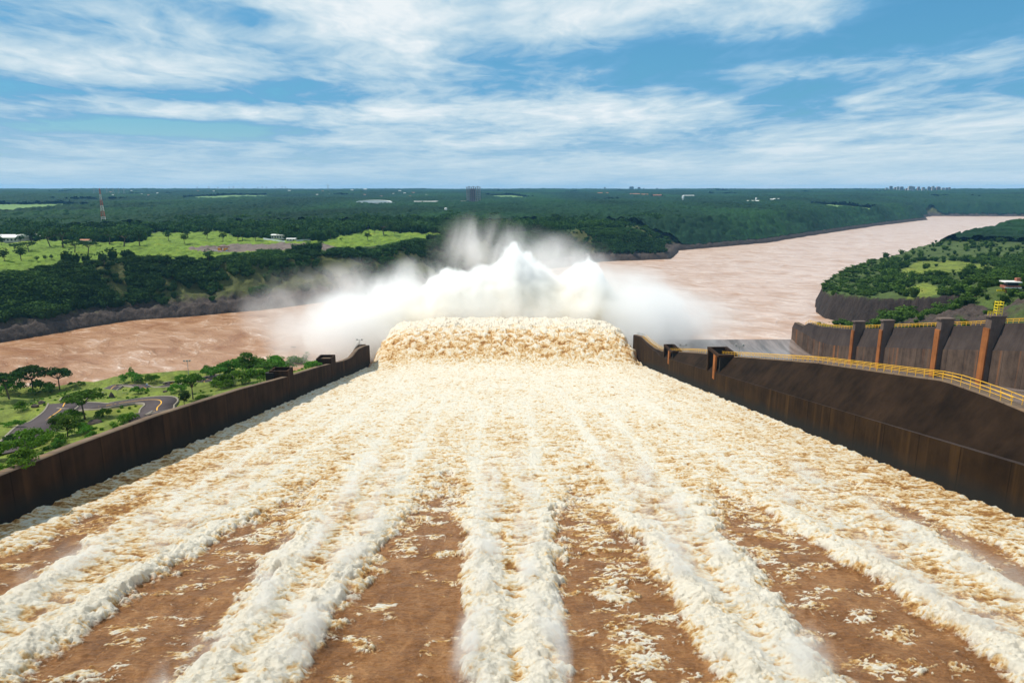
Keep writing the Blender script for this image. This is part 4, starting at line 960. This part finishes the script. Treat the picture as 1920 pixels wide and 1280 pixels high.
# colourful kiosk on the yard
p = hit(420, 470); s_ = p[1]/F; t = empty("kiosk", p, "small open kiosk with orange booths and dark roof beside the paved yard", "kiosk")
MB().box(-6, 6, -2.5, 2.5, 4.2, 5.0).build("roof", plain("brown_roof", (0.14, 0.06, 0.04)), t)
M_or = plain("orange_paint", (0.75, 0.30, 0.03), 0.6, 0.1)
for x in (-4.8, 2.2): MB().box(x-1.7, x+1.7, -2.3, 1.5, 0.6, 3.2).build("booth", M_or, t)
for x in (-5.8, -1.5, 1.2, 5.8): MB().tube((x, -2.2, 0), (x, -2.2, 4.2), .16).build("post", M_dark, t)
MB().box(3.3, 5.4, -3.1, -2.7, 0, 1.2).build("blue_panel", MBl, t); MB().box(-16, -6.5, -3.2, -2.9, 0, 1.1).build("low_wall", M_white, t)
phouse(24, 453, 40, 9, 26, "long white sheet roofed shed at the left, nearest the frame edge", win=6, group="white sheds in the trees")
phouse(80, 449, 28, 8, 24, "white sheet roofed shed right of the long shed", win=4, group="white sheds in the trees")
phouse(161, 456, 16, 6, 9, "small hut with a tan roof under dark trees", roofm=M_tile, win=2)
phouse(199, 432, 12, 7, 14, "small white house just below the lattice mast", win=2)
phouse(322, 428, 20, 5, 14, "white shed behind the bright lawn", win=4)
phouse(450, 418, 14, 3, 12, "small pale roof among the trees behind the lawn", win=2)
phouse(737, 414, 12, 5, 14, "pinkish house among the trees right of centre", roofm=M_tile, win=2)
phouse(691, 430, 6, 5, 6, "tiny white cottage on the green spur", win=1); phouse(675, 430, 6, 5, 6, "tiny tan cottage on the green spur", roofm=M_tile, win=1)
# big white hangar with barrel roof
p = hit(702, 386); s_ = p[1]/F; t = empty("hangar", p+[0, 0, 6], "large white barrel roofed hangar in the forest", "hangar"); wd = 64*s_; hh = 7.5*s_
M_hang = plain("white_membrane", (0.80, 0.80, 0.78), 0.6, 0.05, 0.02)
pr = [(-wd/2+wd*0.5*(1-math.cos(a)), hh*(0.25+0.75*math.sin(a)**0.45)) for a in np.linspace(0, math.pi, 14)]
MB().prism([(-wd/2, 0)]+pr+[(wd/2, 0)], -20, 20).build("roof", M_hang, t); MB().box(-wd*.56, wd*.62, -24, -20.01, 0, hh*0.4).build("annex", M_wallw, t)
for k in range(5): MB().box(-wd*.5+k*wd*.22, -wd*.5+k*wd*.22+wd*.12, -24.2, -24.003, 1, hh*.25).build("door", M_grey, t)
p = hit(798, 385); s_ = p[1]/F; house(p+[0, 0, 7], 38*s_, 18, 4*s_, 0, "long low white factory shed left of the scaffold tower", win=6, gable=.1)
# tall concrete frame tower
p = hit(888, 382); s_ = p[1]/F; W5 = 25*s_; H5 = 28*s_; t = empty("frame_tower", p+[0, 0, 4], "tall unfinished concrete frame building above the forest", "building")
nx, nz = 7, 9
for k in range(nz+1): MB().box(-W5/2, W5/2, -W5*.3, W5*.3, H5*k/nz-.9, H5*k/nz+.9).build("floor_slab", M_frame, t)
for i in range(nx):
    x = -W5/2+1.2+(W5-2.4)*i/(nx-1); m = MB()
    for y in (-W5*.28, 0, W5*.28): m.box(x-1.1, x+1.1, y-1.1, y+1.1, -.5, H5+5*(i % 2))
    m.build("column_row", M_frame, t)
MB().box(-W5*.25, W5*.1, W5*.05, W5*.2, 0, H5*.9).build("core", M_grey, t)
p = hit(845, 383); house(p+[0, 0, 6], 60*p[1]/F, 14, 3.5*p[1]/F, 0, "long grey gallery leading to the concrete frame tower", roofm=M_grey, win=8, gable=.05)
# water towers / small white things
def wtower(px, py, wpx, hpx, label, tank=0.35):
    p = hit(px, py); s_ = p[1]/F; t = empty("water_tower", p, label, "water tower"); r_ = wpx*s_/2; h_ = hpx*s_+8
    MB().tube((0, 0, 0), (0, 0, h_*(1-tank)), r_*.45, n=10).build("shaft", M_hang, t); MB().tube((0, 0, h_*(1-tank)), (0, 0, h_), r_, n=12).build("tank", M_hang, t); MB().tube((0, 0, h_), (0, 0, h_+1), r_*1.05, r_*.3, n=12).build("cap", M_hang, t)
wtower(1280, 382, 4, 11, "slim white water tower right of the plume above the forest"); wtower(1417, 382, 3, 7, "thin white tank tower beside the long white sheds"); wtower(836, 402, 5, 6, "small pale green tank tower in the forest below the frame tower", 0.8)
for (px, py, wp_, lb) in ((1290, 371, 20, "behind the slim white water tower"), (1155, 392, 14, "isolated among the forest right of the plume"), (1198, 390, 8, "with a boxy front in the forest right of the plume"), (1412, 382, 30, "left of the white tanks"), (1455, 378, 10, "beside the pale block on the right"), (1446, 379, 8, "left of the pale block")):
    p = hit(px, py); s_ = p[1]/F; house(p+[0, 0, 7], wp_*s_, 14, 2.2*s_, 0, "long white shed "+lb, win=2, group="white sheds across the forest")
for i, (px, py, wp_, lb) in enumerate(((1125, 362, 8, "first red roofed estate block"), (1137, 362, 6, "second red roofed block, lighter and taller"), (1190, 364, 16, "long red roofed row nearest the middle"), (1208, 365, 12, "red roofed row beside the long one"), (1232, 366, 14, "last red roofed row to the right"))):
    p = hit(px, py+4); s_ = p[1]/F; house(p+[0, 0, 8], wp_*s_, 20, 2.0*s_, 0, lb+" on the far slope", roofm=M_tile, group="red roofed rows far off", win=0, wallm=M_tile)
# village specks on the far left slope
vs = [(208, 364), (212, 370), (266, 368), (279, 370), (296, 366), (247, 361), (372, 362), (401, 362), (543, 361), (605, 362), (595, 369), (620, 368), (684, 369), (738, 367), (759, 366), (775, 365), (800, 369), (750, 361), (770, 372), (660, 360), (685, 358), (715, 372)]
names = ["far white cottage on the hill"]
for i, (px, py) in enumerate(vs):
    p = hit(px, py); s_ = p[1]/F; w_ = random.uniform(3, 6)*s_
    side_ = "on the wooded hill left of the lattice mast's top" if px < 290 and px < 193 else ("on the wooded hill right of the lattice mast" if px < 420 else "on the wooded slope above the white hangar")
    house(p+[0, 0, 9], w_, w_*.6, 1.5*s_, random.uniform(-.4, .4), "tiny far house "+side_, "house", M_roofw if i % 3 else M_tile, M_wallw, "far village houses "+("over the hangar" if px > 420 else "by the mast"), 0.3, "house", 0)
# city skyline
M_city = [plain("city_wall_pale", (0.45, 0.43, 0.42), .8, .1, .01), plain("city_wall_grey", (0.25, 0.26, 0.30), .8, .1, .01), plain("city_wall_rose", (0.36, 0.26, 0.25), .8, .1, .01)]
def tower(px, top, wpx, dist, label, grp, i):
    d = ray(px, 355); a = d[:2]/np.hypot(*d[:2])*dist; z0 = ht(a[0], a[1]); cosr = d[1]/np.hypot(*d[:2]); s_ = dist*cosr/F
    ztop = CH+(355-top)*s_; w_ = wpx*s_; m = M_city[i % 3]; t = empty("apartment_tower", (a[0], a[1], z0-1), label, "tower", grp, -0.2); h_ = max(20, ztop-z0+1)
    MB().box(-w_/2, w_/2, -w_*.35, w_*.35, 0, h_*.93).build("body", m, t); MB().box(-w_*.25, w_*.3, -w_*.2, w_*.2, h_*.93+.01, h_).build("penthouse", M_city[(i+1) % 3], t)
    n_ = max(3, int(h_/9))
    mb = MB()
    for k in range(n_): mb.box(-w_*.42, w_*.42, -w_*.35-.3, -w_*.35+.1, h_*.9*(k+.35)/n_, h_*.9*(k+.65)/n_)
    mb.build("window_band", M_glass, t)
sky1 = [(1662, 352, 4), (1670, 349, 5), (1679, 351, 5), (1683, 350, 4), (1690, 350, 6), (1700, 353, 4), (1707, 349, 8), (1712, 350, 5), (1722, 350, 4), (1731, 351, 5), (1741, 350, 4), (1745, 351, 4), (1749, 349, 4), (1753, 352, 4), (1759, 350, 6), (1768, 352, 5), (1775, 352, 5), (1780, 351, 3), (1650, 355, 4), (1640, 356, 4), (1633, 355, 3)]
for i, (px, tp, w_) in enumerate(sky1): tower(px, tp, w_, 7000+(i % 3)*150, "high rise block in the hazy city skyline on the right horizon", "right skyline towers", i)
sky2 = [(1184, 350, 8), (1198, 351, 5), (1207, 353, 3), (1232, 353, 4), (1243, 354, 4), (1265, 355, 3), (1290, 355, 4), (1317, 354, 3), (1324, 354, 3), (1335, 354, 5), (1355, 354, 4), (1372, 355, 4), (1393, 354, 4), (1402, 354, 6), (1134, 351, 3)]
for i, (px, tp, w_) in enumerate(sky2): tower(px, tp, w_, 9500+(i % 3)*200, "small hazy high rise on the horizon right of the plume", "centre horizon towers", i+1)
# pylons along the horizon
def pylon(px, top, dist, label, grp, k=0):
    d = ray(px, 355); a = d[:2]/np.hypot(*d[:2])*dist; z0 = ht(a[0], a[1])+4; s_ = dist*d[1]/np.hypot(*d[:2])/F; h_ = CH+(355-top)*s_-z0; h_ = max(h_, 25)
    t = empty("power_pylon", (a[0], a[1], z0), label, "pylon", grp); m = MB(); q = h_*.12; r_ = 0.35*s_/4+.25
    for sx_ in (-1, 1):
        for sy_ in (-1, 1): m.tube((sx_*q, sy_*q, 0), (sx_*q*.25, sy_*q*.25, h_*.75), r_, n=3)
    m.tube((0, 0, h_*.7), (0, 0, h_), r_*1.3, n=3); m.build("lattice_body", M_steel, t)
    m = MB(); [m.tube((-h_*w1q, 0, h_*zq), (h_*w1q, 0, h_*zq), r_, n=3) for w1q, zq in ((.28, .75), (.2, .88))]; m.build("crossarm", M_steel, t)
for px in (176, 186, 200, 212, 222, 232): pylon(px, 352, 5200, "lattice power pylon in the row above the lattice mast", "pylons above the mast")
for px, tp in ((347, 352), (370, 350), (392, 349), (409, 350), (430, 350), (438, 349), (456, 350), (484, 350), (492, 349), (500, 350), (516, 350), (529, 349), (535, 350)): pylon(px, tp, 8200, "hazy power pylon on the left horizon", "pylons on the left horizon")
pylon(615, 345, 6500, "taller thin pylon standing alone on the horizon", None)
# two thin poles and the lookout house on the headland
M_pole = plain("dark_pole", (0.05, 0.045, 0.04))
for px, py, hp, lb in ((1632, 508, 20, "thin dark pole on the cliff edge of the headland"), (1730, 503, 12, "short dark pole on the headland meadow")):
    p = hit(px, py); s_ = p[1]/F; t = empty("utility_pole", p, lb, "pole"); MB().tube((0, 0, -1), (0, 0, hp*s_), .28, .18).build("shaft", M_pole, t); MB().box(-1.1, 1.1, -.12, .12, hp*s_*.85, hp*s_*.85+.3).build("crossarm", M_pole, t)
p = hit(1893, 545); s_ = p[1]/F; t = empty("lookout_house", p-[0, 0, .5], "small brick lookout house with a flat overhanging roof on the right slope", "house", rz=-0.15)
MB().box(-3.2, 4.0, -2.5, 2.5, 0, 2.4).build("base", M_brick, t); MB().box(-4.6, 4.4, -3.4, 2.8, 2.41, 4.0).build("balcony", M_brick, t); MB().box(-4.9, 4.7, -3.7, -3.41, 2.41, 3.2).build("balcony_band", M_white, t)
MB().box(-2.8, 3.6, -1.8, 2.4, 4.01, 6.0).build("glazed_room", M_glass, t); MB().box(-5.4, 4.4, -4.0, 3.0, 6.01, 6.6).build("roof", M_white, t); MB().box(2.6, 5.0, -1, 1.6, 6.61, 8.6).build("chimney", M_brick, t)
MB().box(-8.5, -3.5, -2.2, -1.9, .3, 1.4).build("yellow_barrier", M_yel2, t)
#@@SPRAY
# ------------------------------------------------------------------ spray plume where the jet lands
YP = 505.0
prof = [(640, 650), (672, 632), (695, 606), (716, 575), (745, 556), (785, 548), (812, 520), (832, 498), (862, 496), (885, 505), (905, 502), (925, 500), (945, 478), (965, 454), (984, 466), (1005, 486), (1028, 504), (1050, 516), (1072, 510), (1090, 496), (1106, 480), (1122, 494), (1140, 524), (1158, 556), (1178, 590), (1200, 615), (1225, 640), (1250, 655)]
prx = []; prz = []
for a, b_ in prof:
    q = aty(a, b_, YP); prx.append(q[0]); prz.append(q[2])
prx = np.array(prx); prz = np.array(prz)
nx_, nv_ = 760, 420
ux = np.linspace(prx[0], prx[-1], nx_); vv_ = np.linspace(0.02, np.pi-0.02, nv_)
UX, VV = np.meshgrid(ux, vv_)
hx = np.interp(UX, prx, prz)*0.80-4
SX = UX; dep = 34+0*UX
SY = YP-np.cos(VV)*dep*(0.35+0.65*np.clip(hx/70, 0, 1)); SZ = -3+(hx+3)*np.sin(VV)**0.62
def b3d(x, y, z, s_, o, sd_):
    return (billow((x+0.37*y)/s_, (z+0.21*y)/s_, o, sd_)+billow((y-0.3*z)/s_, (z+0.4*x)/s_, o, sd_+3))*0.5
dsp = (b3d(SX, SY, SZ, 17, 4, 201)-0.16)*6+(b3d(SX, SY, SZ, 5, 3, 207)-0.16)*0.8
ny = -np.cos(VV); nz = np.sin(VV)
SY2 = SY+ny*dsp*0.9; SZ2 = SZ+nz*dsp*0.75*np.clip(hx/25, 0.1, 1); SX2 = SX+fbm(SY/8, SZ/8, 3, 210)*4
M_core, nt, b, oc, wp = newmat("spray_core")
sp_ = nn(nt, 'ShaderNodeSeparateXYZ'); nt.links.new(wp, sp_.inputs[0])
nz_ = noise(nt, wp, 0.05, 5, 0.6)
lowf = mapr(nt, mth(nt, 'ADD', sp_.outputs[2], mth(nt, 'MULTIPLY', nz_, 34)), 44, 76)
put(nt, b.inputs['Base Color'], ramp(nt, lowf, [(0, (0.90, 0.74, 0.52)), (0.6, (0.92, 0.88, 0.80)), (1, (0.95, 0.95, 0.94))])); b.inputs['Roughness'].default_value = 1; b.inputs['Specular IOR Level'].default_value = 0
tr = nn(nt, 'ShaderNodeBsdfTranslucent'); tr.inputs[0].default_value = (0.95, 0.93, 0.9, 1); mx = nn(nt, 'ShaderNodeMixShader'); mx.inputs[0].default_value = 0.4
nt.links.new(b.outputs[0], mx.inputs[1]); nt.links.new(tr.outputs[0], mx.inputs[2]); nt.links.new(mx.outputs[0], nt.nodes['Material Output'].inputs[0])
pl_ = link("spray_plume", npmesh("spray_plume", np.stack([SX2, SY2, SZ2], -1).reshape(-1, 3), gridfaces(nv_, nx_)), M_core); pl_['kind'] = 'stuff'

def plume_body(name, bounds, dens):
    m = bpy.data.materials.new("plume_volume"); m.use_nodes = True; nt = m.node_tree; nt.nodes.clear()
    o_ = nn(nt, 'ShaderNodeOutputMaterial'); pv = nn(nt, 'ShaderNodeVolumePrincipled'); nt.links.new(pv.outputs[0], o_.inputs['Volume'])
    pv.inputs['Color'].default_value = (1.0, 0.998, 0.99, 1); pv.inputs['Anisotropy'].default_value = 0.1
    geo = nn(nt, 'ShaderNodeNewGeometry'); wp = geo.outputs['Position']
    sep = nn(nt, 'ShaderNodeSeparateXYZ'); nt.links.new(wp, sep.inputs[0]); x_, y_, z_ = sep.outputs
    na = noise(nt, vscale(nt, wp, (1, 1, 0.7)), 0.045, 5, 0.62, 0.3); nb_ = noise(nt, vscale(nt, wp, (1, 1, 0.8), (7, 3, 5)), 0.05, 4, 0.6)
    xw = mth(nt, 'ADD', x_, mth(nt, 'MULTIPLY', mth(nt, 'SUBTRACT', nb_, 0.5), 14))
    fc_ = nn(nt, 'ShaderNodeFloatCurve'); cu = fc_.mapping.curves[0]; x0_, x1_ = prx[0]-15, prx[-1]+15
    pts = [(0, 0)]+[((a-x0_)/(x1_-x0_), max(0, b_)/100) for a, b_ in zip(prx, prz)]+[(1, 0)]
    while len(cu.points) < len(pts): cu.points.new(0.5, 0.5)
    for q, p_ in zip(cu.points, pts): q.location = p_; q.handle_type = 'VECTOR'
    fc_.mapping.update()
    put(nt, fc_.inputs[1], mapr(nt, xw, x0_, x1_))
    h_ = mth(nt, 'MULTIPLY', fc_.outputs[0], 100)
    yn = mth(nt, 'MULTIPLY', mth(nt, 'SUBTRACT', y_, YP), 1/36.0)
    hy = mth(nt, 'MULTIPLY', h_, mth(nt, 'SQRT', mth(nt, 'MAXIMUM', mth(nt, 'SUBTRACT', 1.0, mth(nt, 'MULTIPLY', yn, yn)), 0.0)))
    f = mth(nt, 'ADD', mth(nt, 'SUBTRACT', hy, z_), mth(nt, 'ADD', mth(nt, 'MULTIPLY', mth(nt, 'SUBTRACT', na, 0.5), 34), mth(nt, 'MULTIPLY', mth(nt, 'SUBTRACT', noise(nt, wp, 0.15, 3, 0.6), 0.5), 11)))
    put(nt, pv.inputs['Color'], ramp(nt, mapr(nt, mth(nt, 'ADD', z_, mth(nt, 'MULTIPLY', na, 30)), 44, 72), [(0, (1.0, 0.972, 0.90)), (1, (1.0, 0.999, 0.995))]))
    put(nt, pv.inputs['Density'], mth(nt, 'MULTIPLY', mapr(nt, f, -1.5, 6.0, 0.0, 1.0, True), dens))
    x0, x1, y0, y1, z0, z1 = bounds
    o = MB().box(x0, x1, y0, y1, z0, z1).build(name, m); o['kind'] = 'stuff'
    if hasattr(m, 'cycles') and hasattr(m.cycles, 'volume_step_rate'): m.cycles.volume_step_rate = 0.35
    return o
plume_body("plume_spray", (prx[0]-14, prx[-1]+14, YP-37, YP+37, 1.8, 92), 0.26)
# soft mist around it: a closed box with a shaped density
def mist(name, bounds, centre_list, dens, nscale, mat_name, stretch=(1, 1, 1), col_=(1, 1, 1), aniso=0.35):
    m = bpy.data.materials.new(mat_name); m.use_nodes = True; nt = m.node_tree; nt.nodes.clear()
    o_ = nn(nt, 'ShaderNodeOutputMaterial'); pv = nn(nt, 'ShaderNodeVolumePrincipled'); nt.links.new(pv.outputs[0], o_.inputs['Volume'])
    pv.inputs['Color'].default_value = (*col_, 1); pv.inputs['Anisotropy'].default_value = aniso
    geo = nn(nt, 'ShaderNodeNewGeometry'); wp = geo.outputs['Position']
    nz1 = noise(nt, vscale(nt, wp, stretch), nscale, 4, 0.6, 0.7)
    sep = nn(nt, 'ShaderNodeSeparateXYZ'); nt.links.new(wp, sep.inputs[0]); tot = 0.0
    for (cx, cy_, cz, rx, ry, rz, wt) in centre_list:
        ds = []
        for k, (c_, r_) in enumerate(((cx, rx), (cy_, ry), (cz, rz))):
            e = mth(nt, 'MULTIPLY', mth(nt, 'SUBTRACT', sep.outputs[k], c_), 1/r_); ds.append(mth(nt, 'MULTIPLY', e, e))
        r2 = mth(nt, 'ADD', mth(nt, 'ADD', ds[0], ds[1]), ds[2])
        g_ = mth(nt, 'MULTIPLY', mth(nt, 'MAXIMUM', mth(nt, 'SUBTRACT', 1.0, r2), 0.0), wt); tot = mth(nt, 'ADD', tot, g_)
    f = mth(nt, 'MULTIPLY', tot, mapr(nt, mth(nt, 'ADD', nz1, mth(nt, 'MULTIPLY', tot, 0.12)), 0.40, 0.70, 0.0, 1.0, True))
    put(nt, pv.inputs['Density'], mth(nt, 'MULTIPLY', f, dens))
    x0, x1, y0, y1, z0, z1 = bounds
    o = MB().box(x0, x1, y0, y1, z0, z1).build(name, m); o['kind'] = 'stuff'
    m.cycles.volume_step_rate = 1.0 if hasattr(m.cycles, 'volume_step_rate') else 1.0
    return o
def cy3(px, py, y): return aty(px, py, y)
CL = []
for (px, py, y, rx, ry, rz, wt) in ((700, 605, 495, 55, 45, 40, 1.3), (628, 630, 480, 52, 45, 34, 0.9), (780, 560, 510, 40, 30, 34, 0.9), (590, 540, 560, 60, 30, 20, 0.22), (680, 530, 560, 50, 30, 22, 0.3), (900, 455, 545, 30, 25, 22, 0.35), (960, 500, 520, 60, 40, 36, 0.4), (1050, 500, 545, 40, 30, 30, 0.5),
                                  (1170, 595, 495, 60, 45, 42, 1.3), (1240, 610, 490, 55, 45, 32, 0.9), (1320, 600, 500, 50, 40, 22, 0.3), (1110, 520, 530, 30, 30, 30, 0.7), (960, 585, 470, 92, 16, 17, 1.1), (715, 640, 425, 16, 26, 16, 0.9), (1178, 640, 425, 16, 26, 16, 0.9), (545, 590, 520, 45, 35, 26, 0.35), (900, 470, 560, 46, 30, 34, 0.45)):
    q = cy3(px, py, y); CL.append((q[0], y, q[2], rx, ry, rz, wt))
mist("spray_mist", (-205, 215, 425, 600, 1.6, 108), CL, 0.060, 0.034, "mist_volume", (1, 0.8, 0.55), aniso=0.2)

# low spray drifting off the edges of the rooster tails
def edge_mist():
    m = bpy.data.materials.new("edge_mist"); m.use_nodes = True; nt = m.node_tree; nt.nodes.clear()
    o_ = nn(nt, 'ShaderNodeOutputMaterial'); pv = nn(nt, 'ShaderNodeVolumePrincipled'); nt.links.new(pv.outputs[0], o_.inputs['Volume'])
    pv.inputs['Color'].default_value = (1, 0.99, 0.97, 1); pv.inputs['Anisotropy'].default_value = 0.1
    tc = nn(nt, 'ShaderNodeTexCoord'); oc = tc.outputs['Object']; sep = nn(nt, 'ShaderNodeSeparateXYZ'); nt.links.new(oc, sep.inputs[0]); x_, y_, z_ = sep.outputs
    na = noise(nt, vscale(nt, oc, (1, 0.6, 0.9)), 0.24, 4, 0.6, 0.5); nb_ = noise(nt, vscale(nt, oc, (0, 1, 0)), 0.12, 2)
    xw = mth(nt, 'ADD', x_, mth(nt, 'MULTIPLY', mth(nt, 'SUBTRACT', nb_, 0.5), 2.5)); tot = 0.0
    for e_, wt in ((-55.5, .8), (-48.5, .5), (-27.5, 1), (-20.5, 1), (-2.5, 1), (4, 1), (22.5, .9), (28, .9), (49.5, .8), (59.0, .7)):
        e = mth(nt, 'MULTIPLY', mth(nt, 'SUBTRACT', xw, e_), 1/2.5); tot = mth(nt, 'ADD', tot, mth(nt, 'MULTIPLY', mth(nt, 'MAXIMUM', mth(nt, 'SUBTRACT', 1.0, mth(nt, 'MULTIPLY', e, e)), 0.0), wt))
    f = mth(nt, 'MULTIPLY', tot, mapr(nt, na, 0.47, 0.66, 0, 1, True)); f = mth(nt, 'MULTIPLY', f, mapr(nt, z_, 0.7, 3.6, 1, 0, True)); f = mth(nt, 'MULTIPLY', f, mapr(nt, y_, 60, 118, 1, 0.0))
    put(nt, pv.inputs['Density'], mth(nt, 'MULTIPLY', f, 0.42))
    o = MB().box(-76, 80, 0, 120, -0.6, 4.7).build("edge_spray", m); o.location = (0, 38, plane_z(38)); o.rotation_euler = (-math.atan(0.173), 0, 0); o['kind'] = 'stuff'
    if hasattr(m.cycles, 'volume_step_rate'): m.cycles.volume_step_rate = 1.6
edge_mist()
# ------------------------------------------------------------------ air
HM = bpy.data.materials.new("haze_air"); HM.use_nodes = True; nt = HM.node_tree; nt.nodes.clear()
o_ = nn(nt, 'ShaderNodeOutputMaterial'); pv = nn(nt, 'ShaderNodeVolumePrincipled'); nt.links.new(pv.outputs[0], o_.inputs['Volume'])
pv.inputs['Color'].default_value = (0.20, 0.56, 1.0, 1); pv.inputs['Density'].default_value = 0.000036; pv.inputs['Anisotropy'].default_value = 0.1
hzb = MB().box(-17500, 17500, -600, 17500, -60, 215).build("haze", HM); hzb['kind'] = 'stuff'
